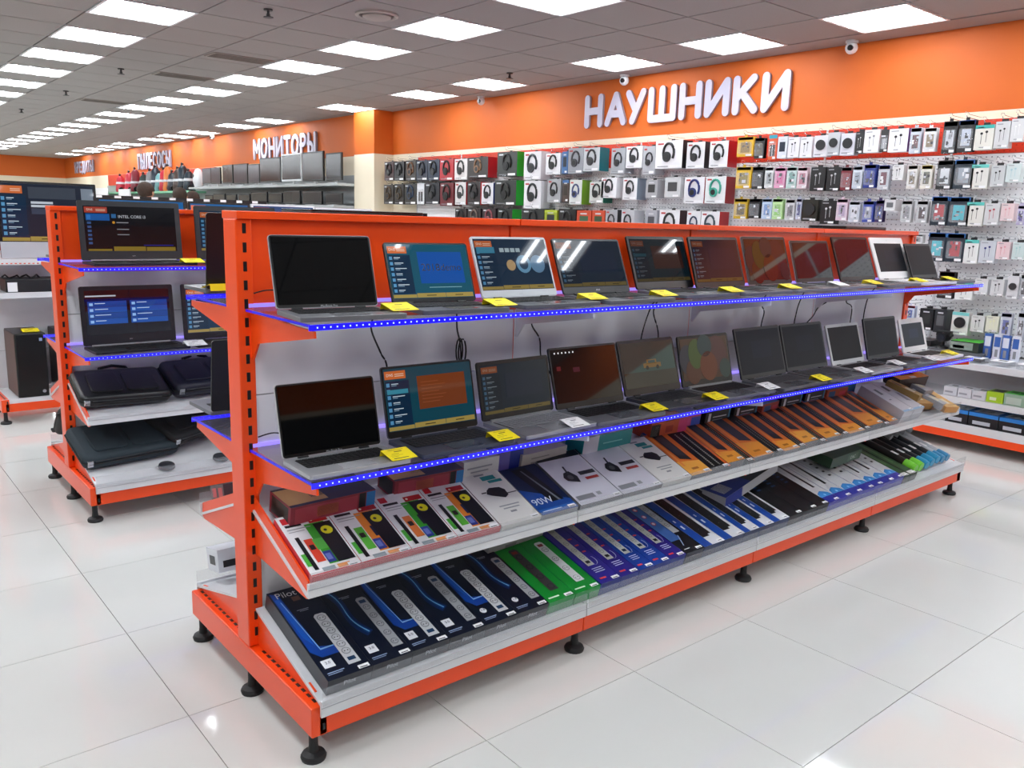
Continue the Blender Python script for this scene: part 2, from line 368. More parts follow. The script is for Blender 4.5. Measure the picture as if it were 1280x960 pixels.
Y1, Y2, Y3 = .613, 2.775, 4.97
gondola('long orange shelving unit in the foreground with rows of open laptops', Y1, 4)
gondola('orange shelving unit behind the front one, holding laptops and black bags', Y2, 4)
# third unit: flat white shelves with computers
r = gondola('orange shelving unit at far left with large screens and computer towers', Y3, 4, tray=False, flat=(), back=False)
for z, d, nm in ((1.045, .40, 'wide_shelf'), (.83, .38, 'shelf'), (.145, .425, 'base_shelf')):
    for k in range(4):
        MB().box(.002+PITCH*k, PITCH*(k+1)-.002, -d, -.033, z, z+.02, WHITE).box(.002+PITCH*k, PITCH*(k+1)-.002, -d-.006, -d, z-.015, z+.022, WHITE).build(nm, r)
    if z > .2:
        for k in range(5): MB().prism([(-.042, z), (-d+.02, z), (-d+.02, z-.02), (-.042, z-.12)], PITCH*k+.01, PITCH*k+.016, ORANGE, 'x').build('shelf_bracket', r)
b = MB()
for k in range(150): b.box(.02+k*.025, .032+k*.025, -.4075, -.406, 1.036, 1.042, mt('e2552a', .5))
stuff(b.build('perforation_row', r))
# ---------------------------------------------------------------- laptops
def rect(b, W, H, u0, v0, u1, v1, m, lay=0, y=-.0004):
    yy = y-.00025*lay
    b.add([(u0*W, yy, v0*H), (u1*W, yy, v0*H), (u1*W, yy, v1*H), (u0*W, yy, v1*H)], [(0, 1, 2, 3)], m)
def disc(b, W, H, u, v, r, m, lay=0, y=-.0004, sx=1.):
    yy = y-.00025*lay; P = [(u*W+r*sx*math.cos(t), yy, v*H+r*math.sin(t)) for t in [2*math.pi*k/18 for k in range(18)]]
    b.add(P, [list(range(18))], m)
def menu(b, W, H, s, bg='0a3350', pane='0b3f66', dim=1.):
    rect(b, W, H, 0, 0, 1, 1, em(bg, s), 0)
    rect(b, W, H, .01, .83, .24, .96, em('e0743a', s*.9), 1)
    for v in (.87, .9): rect(b, W, H, .12, v, .22, v+.012, em('f0d0b8', s), 2)
    rect(b, W, H, .01, .08, .27, .80, em('082a45', s), 1)
    for k in range(7):
        v = .74-.1*k; rect(b, W, H, .02, v-.03, .055, v+.03, em('5a9ac8', s), 2); rect(b, W, H, .075, v+.004, .15+.03*(k % 3), v+.018, em('cfe0ee', s), 2)
        rect(b, W, H, .075, v-.02, .13+.02*(k % 2), v-.01, em('8fb0c8', s), 2)
    rect(b, W, H, 0, .01, .28, .07, em('a8924a', s), 1); rect(b, W, H, .285, .01, .64, .09, em('a8924a', s), 1); rect(b, W, H, .645, .01, .99, .09, em('a8924a', s), 1)
    rect(b, W, H, .40, .04, .52, .055, em('3a3218', s), 2); rect(b, W, H, .76, .04, .86, .055, em('3a3218', s), 2)
def picture(kind, W, H, par, s=1.):
    b = MB()
    if kind == 'demo':
        menu(b, W, H, s, '0b5268'); rect(b, W, H, .36, .27, .92, .86, em('0450a8', s*.95), 1); rect(b, W, H, .45, .19, .86, .2, em('8fc0cc', s), 2)
    elif kind == 'orangepane':
        menu(b, W, H, s, '0d4656'); rect(b, W, H, .36, .3, .92, .84, em('7a3c1c', s), 1); rect(b, W, H, .02, .59, .25, .66, em('2f8fa8', s), 3)
        for k in range(7): rect(b, W, H, .4, .4+.055*k, .6+.04*(k % 3), .412+.055*k, em('93502c', s), 2)
    elif kind == 'menu': menu(b, W, H, s); rect(b, W, H, .34, .3, .9, .8, em('16365a', s), 1)
    elif kind == 'game':
        menu(b, W, H, s, '12304a'); rect(b, W, H, .02, .72, .26, .84, em('3f8fb0', s), 3)
        for k in range(4): rect(b, W, H, .33+.075*k, .74, .39+.075*k, .82, em('b8ccd4', s), 2)
        disc(b, W, H, .63, .5, .03, em('6fa4c8', s), 2); disc(b, W, H, .63, .5, .018, em('2a4a66', s), 3); disc(b, W, H, .83, .5, .03, em('6a94b8', s), 2); disc(b, W, H, .45, .48, .018, em('c8a878', s), 2)
    elif kind == 'top':
        rect(b, W, H, 0, 0, 1, 1, em('145a96', s), 0); rect(b, W, H, .01, .84, .26, .97, em('e8744a', s), 1); rect(b, W, H, .3, .2, .9, .6, em('0c3a6a', s), 1)
    elif kind == 'aio':
        menu(b, W, H, s, '1a2536'); rect(b, W, H, .29, .1, .99, .97, em('1c2434', s), 1); rect(b, W, H, .86, .5, .99, .95, em('8a98a8', s*.8), 2); rect(b, W, H, .32, .66, .55, .7, em('c8d0dc', s), 2); rect(b, W, H, .32, .6, .56, .64, em('c8d0dc', s), 2); rect(b, W, H, .32, .48, .56, .58, em('3a4458', s), 2); rect(b, W, H, .3, .75, .8, .95, em('3c4450', s), 2)
    elif kind == 'core':
        rect(b, W, H, 0, 0, 1, 1, em('06080c', s), 0); rect(b, W, H, .01, .85, .25, .98, em('b84432', s*.9), 1)
        for v in (.89, .92): rect(b, W, H, .13, v, .23, v+.012, em('f0d0b8', s), 2)
        rect(b, W, H, .02, .68, .27, .83, em('0f5aa8', s), 1); rect(b, W, H, .03, .7, .07, .8, em('2a78c8', s), 2)
        rect(b, W, H, .29, .74, .34, .83, em('2f6aa0', s), 1); rect(b, W, H, .02, .0, .27, .045, em('8a7428', s), 1); rect(b, W, H, .29, 0, .64, .1, em('8a7428', s), 1); rect(b, W, H, .65, 0, .98, .09, em('8a7428', s), 1)
        rect(b, W, H, .34, .63, .47, .65, em('9a9aa0', s), 1); disc(b, W, H, .31, .64, .006, em('d8982c', s), 2)
        for v in (.48, .36): rect(b, W, H, .34, v, .47, v+.018, em('9a9aa0', s), 1)
        for k in range(6): v = .6-.09*k; rect(b, W, H, .03, v, .07, v+.05, em('3a5a90', s), 1)
        rect(b, W, H, .62, .12, .96, .14, em('1d2a8a', s), 1)
    elif kind == 'tiles':
        rect(b, W, H, 0, 0, 1, 1, em('03060f', s), 0); rect(b, W, H, .01, .86, .36, .89, em('b8c4d0', s), 1)
        for k in range(4):
            for c in range(2):
                v = .68-.13*k; u = .03+.49*c; rect(b, W, H, u, v-.05+.0, u+.45, v+.075, em(('0a3c8c', '0c4aa0')[k % 2], s), 1)
                rect(b, W, H, u+.02, v-.02, u+.06, v+.04, em('8fb8e8', s), 2); rect(b, W, H, u+.08, v+.02, u+.2+.03*(k % 3), v+.035, em('c0d4ee', s), 2)
    elif kind == 'balloons':
        rect(b, W, H, 0, 0, 1, 1, em('5a2a1c', s), 0)
        for u, v, rr, c, sx in ((.12, .5, .06, '242c50', .8), (.3, .62, .06, '50702a', .75), (.5, .8, .045, '1c4a5a', 1.), (.75, .6, .07, '6a3040', .9), (.22, .2, .05, '6a2a1a', .9), (.55, .3, .06, '8a3a1c', .9), (.9, .2, .04, '1c4a50', .9)): disc(b, W, H, u, v, rr, em(c, s), 1+int(u*7) % 4, sx=sx)
    elif kind == 'taxi':
        rect(b, W, H, 0, .34, 1, 1, em('1e4a4c', s), 0); rect(b, W, H, 0, 0, 1, .34, em('2c2a26', s), 0)
        rect(b, W, H, .38, .42, .72, .52, em('8a6220', s), 1); rect(b, W, H, .45, .5, .64, .6, em('8a6220', s), 1); rect(b, W, H, .48, .52, .61, .58, em('2a4a50', s), 2)
        disc(b, W, H, .45, .42, .008, em('101010', s), 2); disc(b, W, H, .65, .42, .008, em('101010', s), 2)
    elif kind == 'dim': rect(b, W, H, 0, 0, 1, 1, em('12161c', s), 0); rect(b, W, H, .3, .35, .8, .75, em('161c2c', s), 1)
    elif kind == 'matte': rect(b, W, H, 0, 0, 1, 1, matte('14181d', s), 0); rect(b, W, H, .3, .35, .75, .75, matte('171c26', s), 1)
    elif kind == 'dock':
        rect(b, W, H, 0, 0, 1, 1, em('1a1210', s), 0)
        for k in range(6): disc(b, W, H, .06+.055*k, .93, .003, em('e0e0e4', 1.2), 1)
        rect(b, W, H, .06, .6, .12, .68, em('7a2c30', s), 1); rect(b, W, H, .3, .55, .4, .64, em('5a2a38', s), 1)
    if b.f:
        o = b.build('screen_picture', par)
        if kind == 'demo': text('2018demo', .031, mt('04122a', .5), par, (.64*W, -.0022, .56*H), (math.pi/2, 0, 0))
        if kind in ('demo', 'orangepane', 'menu', 'game', 'core') and W < .5: text('DNS', .065*H, em('f6e4d4', s), par, (.065*W, -.002, (.895 if kind != 'core' else .915)*H), (math.pi/2, 0, 0))
        if kind == 'core': text('INTEL CORE i3', .019, em('c8ccd4', .8), par, (.36*W, -.002, .77*H), (math.pi/2, 0, 0), align='LEFT')
        return o
def laptop(label, x0, yh, z, wd, h, tilt, yaw=0., deck='5c5e65', bez='141517', edge=None, kind='off', em_s=.5, bw=.012, kb='101114', logo=None, dep=None, rz=0., group='open laptops on the shelves', bar=None, lidmat=None, chin=None):
    ca, sa = math.cos(yaw+rz), math.sin(yaw+rz)
    r = thing('laptop', label, 'laptop', (x0+ca*wd/2, yh+sa*wd/2, z), (0, 0, yaw+rz), group)
    dp = dep or min(.66*wd, max(.15, yh-.205)); W = wd; T = .0135
    dk = mt(deck, .35, .6 if deck[0] in '9abc' else .1); kbm = mt(kb, .5)
    MB().rbox(-W/2, W/2, -dp, .006, .0015, T, .008, dk).build('base', r, bevel=.0015)
    b = MB(); kd = dp*.5
    b.box(-W*.42, W*.42, -kd-.012, -.018, T, T+.0006, mt('0c0c0e', .6) if kb != deck else dk)
    rows = 5; cols = 14
    for i in range(rows):
        for j in range(cols):
            if i == 4 and 4 <= j <= 8:
                if j == 4: b.box(-W*.42+(j+.08)*W*.06, -W*.42+(9-.08)*W*.06, -.018-(i+.9)*kd/rows, -.018-(i+.1)*kd/rows, T+.0006, T+.0022, kbm)
                continue
            b.box(-W*.42+(j+.08)*W*.06, -W*.42+(j+.92)*W*.06, -.018-(i+.9)*kd/rows, -.018-(i+.1)*kd/rows, T+.0006, T+.0022, kbm)
    b.build('keyboard', r)
    MB().rbox(-W*.16, W*.16, -dp+.008, -kd-.02, T, T+.0006, .004, mt(deck, .22, .3)).build('touchpad', r)
    bm = mt(bez, .3 if bez[0] in '01234' else .35, 0); lm = mt(edge or bez, .35, .4 if edge else .1)
    b = MB(); b.rbox(-W/2, W/2, 0.002, h, .001, .006, .009, lm, axis='y')
    lid = b.build('lid', r); lid.location = (0, .002, T); lid.rotation_euler = (-tilt, 0, 0)
    b = MB(); b.rbox(-W/2+.0015, W/2-.0015, .004, h-.0015, -.0006, .001, .008, bm, axis='y'); b.build('bezel', lid)
    cb = chin or bw*1.7
    sw, sh = W-2*bw, h-bw-cb
    b = MB(); b.box(-W/2+bw, W/2-bw, -.001, -.0004, cb, h-bw, SCREEN_OFF); sc = b.build('screen', lid)
    pic = picture(kind, sw, sh, lid, em_s)
    for c in lid.children:
        if c.name.startswith(('screen_picture', 'lettering')): c.location = Vector(c.location)+Vector((-W/2+bw, -.0009, cb))
    MB().cyl((-W*.36, .001, T-.001), .005, W*.1, mt('17181a', .4), 10, 'x').cyl((W*.26, .001, T-.001), .005, W*.1, mt('17181a', .4), 10, 'x').build('hinge', r, True)
    if bar: MB().box(-W*.42, W*.42, -.012, -.004, T, T+.007, mt(bar, .3, .6)).build('hinge_bar', r)
    if logo: text(logo, .0085, mt('b8bac0', .4), lid, (0, -.0024, cb*.5), (math.pi/2, 0, 0))
    else: MB().cyl((0, -.0008, h-bw/2), .0012, .001, mt('303438', .2), 8, 'y').build('webcam', lid)
    return r
ZU, ZL = 1.1512, .7612
UP = [(-.407, .378, -.10, .279, .194, .30, dict(deck='6c6c70', bez='040405', edge='b8b8bc', kind='off', kb='111113', bw=.006, chin=.012, logo='MacBook Pro'), 'large grey laptop with black glossy screen'),
 (-.058, .392, -.10, .274, .180, .38, dict(kind='demo', em_s=.85, bw=.006, chin=.014), 'black laptop with bright blue 2018demo screen'),
 (.272, .409, -.02, .306, .201, .39, dict(deck='5a5c62', bez='c4c8ce', edge='d0d4da', kind='game', em_s=.55, bw=.008, chin=.026, logo='acer'), 'silver bezel laptop with washed-out game menu screen'),
 (.617, .414, -.015, .319, .198, .40, dict(bez='24272c', kind='menu', em_s=.22, logo='ASUS', chin=.026, bw=.008), 'dark laptop with a hazy bluish screen'),
 (1.028, .46, .01, .335, .207, .36, dict(bez='151618', kind='orangepane', em_s=.1, chin=.03), 'black laptop with a very dim brown picture'),
 (1.345, .437, .02, .329, .206, .315, dict(kind='menu', em_s=.16, chin=.022), 'dark laptop with dim grey-blue menu screen'),
 (1.702, .444, .02, .330, .21, .306, dict(kind='balloons', em_s=.12, edge='8a8a8e', deck='6a6a6e'), 'dark laptop with faint coloured balloons picture'),
 (2.075, .455, 0, .315, .195, .303, dict(edge='a0a0a4', deck='7a7a7e', kind='dim', em_s=.3), 'low grey laptop with mirror-like brown screen'),
 (2.44, .45, .01, .34, .219, .349, dict(kind='dim', em_s=.2), 'black laptop mirroring the room, beside the white one'),
 (2.812, .45, 0, .345, .222, .38, dict(deck='dadadd', bez='ececee', edge='ececee', kb='e6e6e8', kind='matte', em_s=.8, bw=.032, chin=.04), 'white laptop with wide white bezel'),
 (3.10, .418, 0, .29, .192, .378, dict(bez='0c0d0f', kind='matte', em_s=.15), 'black laptop at the far right end')]
for k, (x, y, yaw, wd, h, t, kw, nm) in enumerate(UP):
    laptop(nm+', '+nth(k+1)+' on the top glass shelf', x, y, ZU, wd, h, t, yaw, **kw)
LO = [(-.405, .365, -.02, .29, .197, .242, dict(deck='b2b3b7', bez='040405', edge='c8c8cc', kb='111113', bw=.006, chin=.012, logo='MacBook Pro'), 'silver laptop with a black switched-off screen'),
 (-.074, .389, -.02, .319, .21, .232, dict(deck='343a4c', bez='0a0a0c', edge='5a5e68', kind='orangepane', em_s=.65, bw=.007, chin=.022, kb='20222a'), 'dark blue laptop with teal and orange menu screen'),
 (.285, .41, .03, .312, .19, .224, dict(deck='9a9ca2', bez='1c1d20', kb='84868c', kind='menu', em_s=.2, chin=.02, bar='b0b2b6'), 'grey laptop with grey keys and dim menu'),
 (.599, .406, -.029, .322, .214, .296, dict(kind='dock', em_s=.5, chin=.022, bw=.007), 'black laptop with small white desktop icons along its top'),
 (.965, .43, -.013, .313, .21, .313, dict(kind='taxi', em_s=.4, deck='34363a', kb='24262a', chin=.028), 'dark grey laptop showing a yellow taxi'),
 (1.291, .428, -.019, .316, .204, .248, dict(kind='balloons', em_s=.25, bar='c0c2c6', bez='1a1b1d', chin=.026), 'black laptop showing coloured balloons with silver hinge bar'),
 (1.643, .403, 0, .332, .219, .298, dict(deck='55565a', kb='4a4b4f', bez='1e2022', kind='matte', em_s=.9), 'grey laptop with dark grey screen'),
 (1.997, .414, -.018, .331, .215, .292, dict(deck='5a5b5f', kb='505155', bez='1c1d20', kind='matte', em_s=.7), 'grey laptop with dark bluish screen'),
 (2.351, .399, 0, .299, .195, .309, dict(deck='b8babe', bez='c6c8ca', edge='c6c8ca', kb='141416', kind='matte', em_s=.1, bw=.014, chin=.022), 'silver-framed laptop with a black screen'),
 (2.684, .4, -.014, .319, .207, .25, dict(bez='0e0f11', kind='matte', em_s=.4), 'all black laptop'),
 (3.09, .416, .01, .285, .18, .295, dict(deck='e4e4e6', bez='eeeeef', edge='eeeeef', kb='202022', kind='matte', em_s=2.5, bw=.026, chin=.03), 'small white laptop at the right end')]
for k, (x, y, yaw, wd, h, t, kw, nm) in enumerate(LO):
    laptop(nm+', '+nth(k+1)+' on the lower glass shelf', x, y, ZL, wd, h, t, yaw, **kw)
# second unit
laptop('black laptop with INTEL CORE i3 screen on the second unit top shelf', -.345, 2.575, ZU, .455, .272, .10, .03, kind='core', em_s=.7, bez='22262c', deck='15171b', bw=.024, chin=.045, logo='acer', bar='c4c6ca', dep=.19)
laptop('dark laptop partly hidden beside it on the second unit top shelf', .175, 2.575, ZU, .42, .265, .10, 0, kind='menu', em_s=.55, bez='22262c', deck='15171b', bw=.024, chin=.045, dep=.19)
laptop('black laptop with blue tile menu on the second unit lower shelf', -.365, 2.56, ZL, .42, .275, .10, .03, kind='tiles', em_s=.9, bez='121316', deck='121316', bw=.02, chin=.05, logo='acer', bar='c4c6ca', dep=.19)
laptop('black laptop with blue menu at right on second unit lower shelf', .09, 2.56, ZL, .42, .275, .10, 0, kind='menu', em_s=.7, bez='121316', deck='121316', bw=.02, dep=.19)
# laptops on the back of the front unit (seen edge on) and of the second unit
for x, yb, z, nm in ((.02, 1.00, ZU, 'dark laptop seen edge-on on the rear upper shelf of the front unit'), (.02, 1.00, ZL, 'dark laptop seen edge-on on the rear lower shelf of the front unit')):
    laptop(nm, x-.02, yb-.0, z, .36, .236, .10 if z > 1 else .12, 0, rz=math.pi, dep=.2, kind='dim', group='laptops on the rear shelves')
laptop('black laptop low at the rear of the second unit top shelf', -.03, 3.0, ZU, .34, .21, .3, 0, rz=math.pi, dep=.2, kind='dim', group='laptops on the rear shelves')
# laptops lying flat / peeking above the top rail
for x, L, nm in ((.0, .38, 'black closed laptop lying on the top rail near the left end'), (2.93, .42, 'black closed laptop on the top rail near the right end')):
    r = thing('closed_laptop', nm, 'laptop', (x, .64, 1.407))
    MB().rbox(-L/2, L/2, -.03, .18, 0, .005, .01, mt('0d0e10', .3)).build('base', r, bevel=.002)
    MB().rbox(-L/2, L/2, -.03, .18, (.0053), .0105 if x < 1 else .016, .01, mt('0d0e10', .25)).build('lid', r, bevel=.002)
# ---------------------------------------------------------------- price cards on the shelves
def card(label, x, y, z, col, wd=.078, dp=.062, yaw=0.):
    r = thing('price_card', label, 'price card', (x, y, z), (0, 0, yaw), 'price cards on the glass shelves')
    b = MB(); m = PAPERY if col == 'yellow' else PAPERW
    c, s = math.cos(.22), math.sin(.22)
    def q(u, v, k=0): return (u, -dp/2+v*c, .004+v*s+k)
    b.add([q(-wd/2, 0), q(wd/2, 0), q(wd/2, dp), q(-wd/2, dp), q(-wd/2, 0, -.0012), q(wd/2, 0, -.0012), q(wd/2, dp, -.0012), q(-wd/2, dp, -.0012)], [(0, 1, 2, 3), (7, 6, 5, 4), (0, 4, 5, 1), (1, 5, 6, 2), (2, 6, 7, 3), (3, 7, 4, 0)], m)
    b.add([q(-wd/2, dp), q(wd/2, dp), (wd/2, -dp/2+dp*c+.006, 0), (-wd/2, -dp/2+dp*c+.006, 0)], [(0, 1, 2, 3)], m)
    b.build('card', r)
    b = MB(); g = mt('8a7a20' if col == 'yellow' else '8a8a92', .6)
    for u0, u1, v, t, mm in ((-.3, .3, .84, .03, g), (-.12, .18, .66, .08, g), (-.3, .0, .5, .03, g), (-.38, .1, .38, .02, g), (-.38, -.1, .28, .02, g), (-.38, .2, .1, .05, INK)):
        b.add([q(u0*wd, v*dp, .0004), q(u1*wd, v*dp, .0004), q(u1*wd, (v+t)*dp, .0004), q(u0*wd, (v+t)*dp, .0004)], [(0, 1, 2, 3)], mm)
    b.build('print', r)
    return r
for k, (x, y, c) in enumerate([(-.13, .243, 'yellow'), (.196, .232, 'yellow'), (.6, .265, 'yellow'), (.932, .255, 'yellow'), (1.333, .27, 'yellow'), (1.74, .28, 'yellow'), (2.13, .29, 'white'), (2.43, .29, 'yellow'), (2.88, .29, 'yellow'), (3.23, .29, 'yellow')]):
    card(c+' price card, '+nth(k+1)+' along the top glass shelf', x, y, ZU+.014, c)
for k, (x, y, c) in enumerate([(-.142, .225, 'yellow'), (.216, .225, 'yellow'), (.506, .225, 'white'), (.9, .24, 'yellow'), (1.245, .24, 'yellow'), (1.601, .25, 'white'), (1.968, .235, 'yellow'), (2.326, .237, 'white'), (2.69, .26, 'white'), (3.0, .235, 'white'), (3.3, .27, 'yellow')]):
    card(c+' price card, '+nth(k+1)+' along the lower glass shelf', x, y, ZL+.014, c)
card('yellow price card beside the left laptop on the second unit top shelf', .09, 2.40, ZU+.012, 'yellow', .095, .07)
card('white price card beside the left laptop on the second unit lower shelf', .085, 2.40, ZL+.012, 'white', .095, .07)
card('yellow price card on the rear upper shelf of the front unit', -.31, 1.0, ZU+.012, 'yellow', .1, .08, math.pi)
# ---------------------------------------------------------------- cables behind the lower laptops
def cable(label, pts, r=.0028, loops=None):
    P = [Vector(p) for p in pts]; Q = []
    for i in range(len(P)-1):
        p0 = P[max(i-1, 0)]; p1 = P[i]; p2 = P[i+1]; p3 = P[min(i+2, len(P)-1)]
        for k in range(6):
            t = k/6; Q.append(.5*((2*p1)+(-p0+p2)*t+(2*p0-5*p1+4*p2-p3)*t*t+(-p0+3*p1-3*p2+p3)*t**3))
    Q.append(P[-1]); b = MB(); b.tube([tuple(q) for q in Q], r, BLACK, 6)
    for lp in (loops or []):
        cx, cy, cz, a, h = lp; b.tube([(cx+a*math.cos(t), cy, cz+h*math.sin(t)) for t in [2*math.pi*k/14 for k in range(14)]], r, BLACK, 6, True)
    return tag(b.build('power_cable', None, True), label, 'cable', 'laptop cables hanging below the top shelf')
Yc = .556
cable('black cable hanging below the first top-shelf laptop', [(-.04, .5, 1.14), (-.033, Yc, 1.08), (.0, Yc, 1.0), (.023, Yc, .95), (.03, Yc, .79)])
cable('coiled bundle of black cable behind the second lower laptop', [(.281, Yc, 1.14), (.283, Yc, 1.06), (.30, Yc, .98), (.3, Yc, .79)], loops=[(.291, Yc-.004, .985, .013, .04), (.304, Yc-.002, .98, .015, .042)])
cable('long black cable running down behind the third lower laptop', [(.59, .5, 1.14), (.6, Yc, 1.06), (.64, Yc, 1.0), (.652, Yc, .93), (.705, Yc, .86), (.74, Yc, .78)])
cable('left leg of the forked black cable behind the fourth lower laptop', [(1.222, .52, 1.135), (1.215, Yc, 1.08), (1.17, Yc, .96), (1.16, Yc, .79)])
cable('right leg of the forked black cable behind the fifth lower laptop', [(1.232, .52, 1.135), (1.235, Yc, 1.07), (1.265, Yc, 1.0), (1.274, Yc, .95), (1.28, Yc, .79)])
cable('black wavy cable behind the seventh lower laptop', [(1.955, .52, 1.13), (1.965, Yc, 1.07), (1.99, Yc, 1.03), (1.975, Yc, .96), (1.98, Yc, .8)])
cable('black cable above the eighth lower laptop', [(2.262, .52, 1.14), (2.27, Yc, 1.06), (2.25, Yc, 1.0), (2.244, Yc, .95), (2.25, Yc, .8)])
cable('short slanting black cable right of the eighth lower laptop', [(2.45, .52, 1.06), (2.44, Yc, 1.03), (2.4, Yc, .99), (2.33, Yc, .95)])
cable('thin black cable above the ninth silver-framed laptop', [(2.66, .52, 1.12), (2.70, Yc, 1.05), (2.76, Yc, 1.02), (2.76, Yc, .93), (2.76, Yc, .8)])
cable('black cable above the tenth all black laptop', [(2.93, .52, 1.13), (2.923, Yc, 1.07), (2.895, Yc, 1.0), (2.89, Yc, .92)])
cable('thin black cable on the orange panel left of the first laptop', [(-.385, .57, 1.19), (-.34, .565, 1.198), (-.28, .53, 1.19)], .002)
cable('thin black cable by the upright at the lower shelf', [(-.385, .57, .79), (-.34, .565, .797), (-.3, .53, .79)], .002)
# ---------------------------------------------------------------- boxes lying on the sloping trays
A3, AB = math.atan(.40), math.atan(.27)
LAB = set()
def carton(name, label, cat, tray, x0, x1, L, T, top, side=None, art=None, front=None, group=None, dz=0., dy=0., yaw=0.):
    side = side or top; W = x1-x0-.002
    a, y, z = (A3, .249, .4585) if tray == 't' else (AB, .188, .1835)
    y += dy*math.cos(a); z += dy*math.sin(a)
    r = thing(name, label, cat, ((x0+x1)/2, y-dz*math.sin(a), z+dz*math.cos(a)), (a, 0, yaw), group)
    b = MB(); b.box(-W/2, W/2, 0, L, .0005, T, mt(side, .4)); b.add([(-W/2, 0, T+.0002), (W/2, 0, T+.0002), (W/2, L, T+.0002), (-W/2, L, T+.0002)], [(0, 1, 2, 3)], mt(top, .28))
    b.build('carton', r)
    if art:
        b = MB()
        class A: pass
        def R(u0, v0, u1, v1, c, lay=0): b.add([(W*(p-.5), L*q, T+.0006+.0003*lay) for p, q in ((u0, v0), (u1, v0), (u1, v1), (u0, v1))], [(0, 1, 2, 3)], mt(c, .3))
        def Pl(ps, c, lay=0): b.add([(W*(p-.5), L*q, T+.0006+.0003*lay) for p, q in ps], [list(range(len(ps)))], mt(c, .3))
        def Ci(u, v, rr, c, lay=0, n=14): b.add([(W*(u-.5)+rr*math.cos(6.2832*k/n), L*v+rr*math.sin(6.2832*k/n), T+.0006+.0003*lay) for k in range(n)], [list(range(n))], mt(c, .3))
        art(R, Pl, Ci, r, W, L, T); b.build('printed_cover', r)
    MB().add([(W*.5-.038, .004, T+.0022), (W*.5-.006, .004, T+.0022), (W*.5-.006, .017, T+.0022), (W*.5-.038, .017, T+.0022)], [(0, 1, 2, 3)], PAPERW).add([(W*.5-.034, .006, T+.0025), (W*.5-.012, .006, T+.0025), (W*.5-.012, .009, T+.0025), (W*.5-.034, .009, T+.0025)], [(0, 1, 2, 3)], INK).build('price_sticker', r)
    if front: text(front, .02, mt('b9bbc4', .4), r, (0, -.0006, T*.5), (math.pi/2, 0, 0))
    return r
def ttop(s, size, c, r, W, L, T, u, v, align='CENTER', sx=1.): text(s, size, mt(c, .4), r, (W*(u-.5), L*v, T+.0022), (0, 0, 0), align=align, sx=sx)
def strip(R, Pl, Ci, u, v0, v1, W, L, hw, n, body='c9cbd0', hole='8f9298', sw='15395c', swtop=False, lean=.0):
    # a printed picture of a power strip lying along the box
    du = hw/W
    Pl([(u-du, v0), (u+du, v0), (u+du+lean, v1-.02), (u+du*.6+lean, v1), (u-du*.6+lean, v1), (u-du+lean, v1-.02)], body, 3)
    vs = v1-.05 if swtop else v0+.05
    R(u-du*.6+(lean if swtop else 0), vs-.018, u+du*.6+(lean if swtop else 0), vs+.018, sw, 4)
    a, c = (v0+.05, v1-.12) if swtop else (v0+.13, v1-.05)
    for k in range(n):
        t = k/(n-1); vv = a+(c-a)*t; uu = u+lean*(vv-v0)/(v1-v0); Ci(uu, vv, hw*.72, hole, 4, 10); Ci(uu, vv, hw*.55, body, 5, 10); Ci(uu-.25*du, vv, hw*.13, '3a3c40', 6, 6); Ci(uu+.25*du, vv, hw*.13, '3a3c40', 6, 6)
def art_pilot(kind, num, big):
    def f(R, Pl, Ci, r, W, L, T):
        if kind == 0:
            Pl([(.04, .30), (.20, .22), (.62, .22), (.58, .30), (.28, .33), (.2, .95), (.04, .98)], '0a3f9c', 0); Pl([(.26, .29), (.57, .295), (.57, .305), (.28, .305), (.16, .86), (.14, .86)], '7fb2ea', 2)
            Pl([(.10, .45), (.22, .34), (.16, .9), (.06, .9)], '0b55bd', 1)
            strip(R, Pl, Ci, .72, .08, .64, W, L, .0185, 6)
        else:
            P = [(.06+.0*t+.42*t+.10*math.sin(t*6.0), .92-.60*t) for t in [k/14 for k in range(15)]]
            Pl([(p+.10, q) for p, q in P]+[(p-.10, q-.04) for p, q in P[::-1]], '06285c', 0); Pl([(p+.05, q) for p, q in P]+[(p-.05, q-.02) for p, q in P[::-1]], '0a4a96', 0)
            Pl([(p+.012, q) for p, q in P]+[(p-.012, q-.006) for p, q in P[::-1]], '6fb4ee', 1)
            strip(R, Pl, Ci, .80, .10, .68, W, L, .0165, 5, 'a4a7ad', '74777d', swtop=True)
        R(.10, .11, .34, .19, 'e8eaf0', 2) if num != '1.8' else Ci(.24, .15, .011, 'e8eaf0', 2)
        ttop(num, .013, '10254a', r, W, L, T, .22 if num != '1.8' else .24, .155)
        R(.08, .06, .45, .068, '8fa4c8', 1); R(.08, .045, .4, .051, '8fa4c8', 1)
        R(.35, .73, .62, .735, 'a8b0c0', 1); R(.4, .715, .6, .72, 'a8b0c0', 1); R(.42, .84, .6, .89, '6a4a3c', 1)
        if big: ttop('Pilot', .034, 'd8dade', r, W, L, T, .35, .93)
    return f
BX = [-.385, -.252, -.125, -.0, .13, .255, .38]
for k in range(6):
    num = ['3.0', '3.0', '5.0', '3.0', '1.8', '1.8'][k]
    carton('power_strip_box', 'dark blue Pilot power strip box marked %s, %s from left on bottom tray' % (num, nth(k+1)), 'box', 'b', BX[k], BX[k+1], .385, .048, '050d22', '3a3b42', art_pilot(k % 2, num, k == 0), 'Pilot', 'dark blue power strip boxes')
def art_green(dark):
    def f(R, Pl, Ci, r, W, L, T):
        strip(R, Pl, Ci, .55, .12, .72, W, L, .0185, 4, '3a3236' if dark else 'd6d8da', '15161a' if dark else '9a9ca0', '8a2024', True)
        Ci(.25, .85, .016, '2f9a2c', 1); Ci(.75, .9, .012, '7a9a3a', 1); ttop('APC', .014, 'd0e8d0', r, W, L, T, .2, .93); R(.1, .04, .5, .055, 'd8f0d8', 1)
    return f
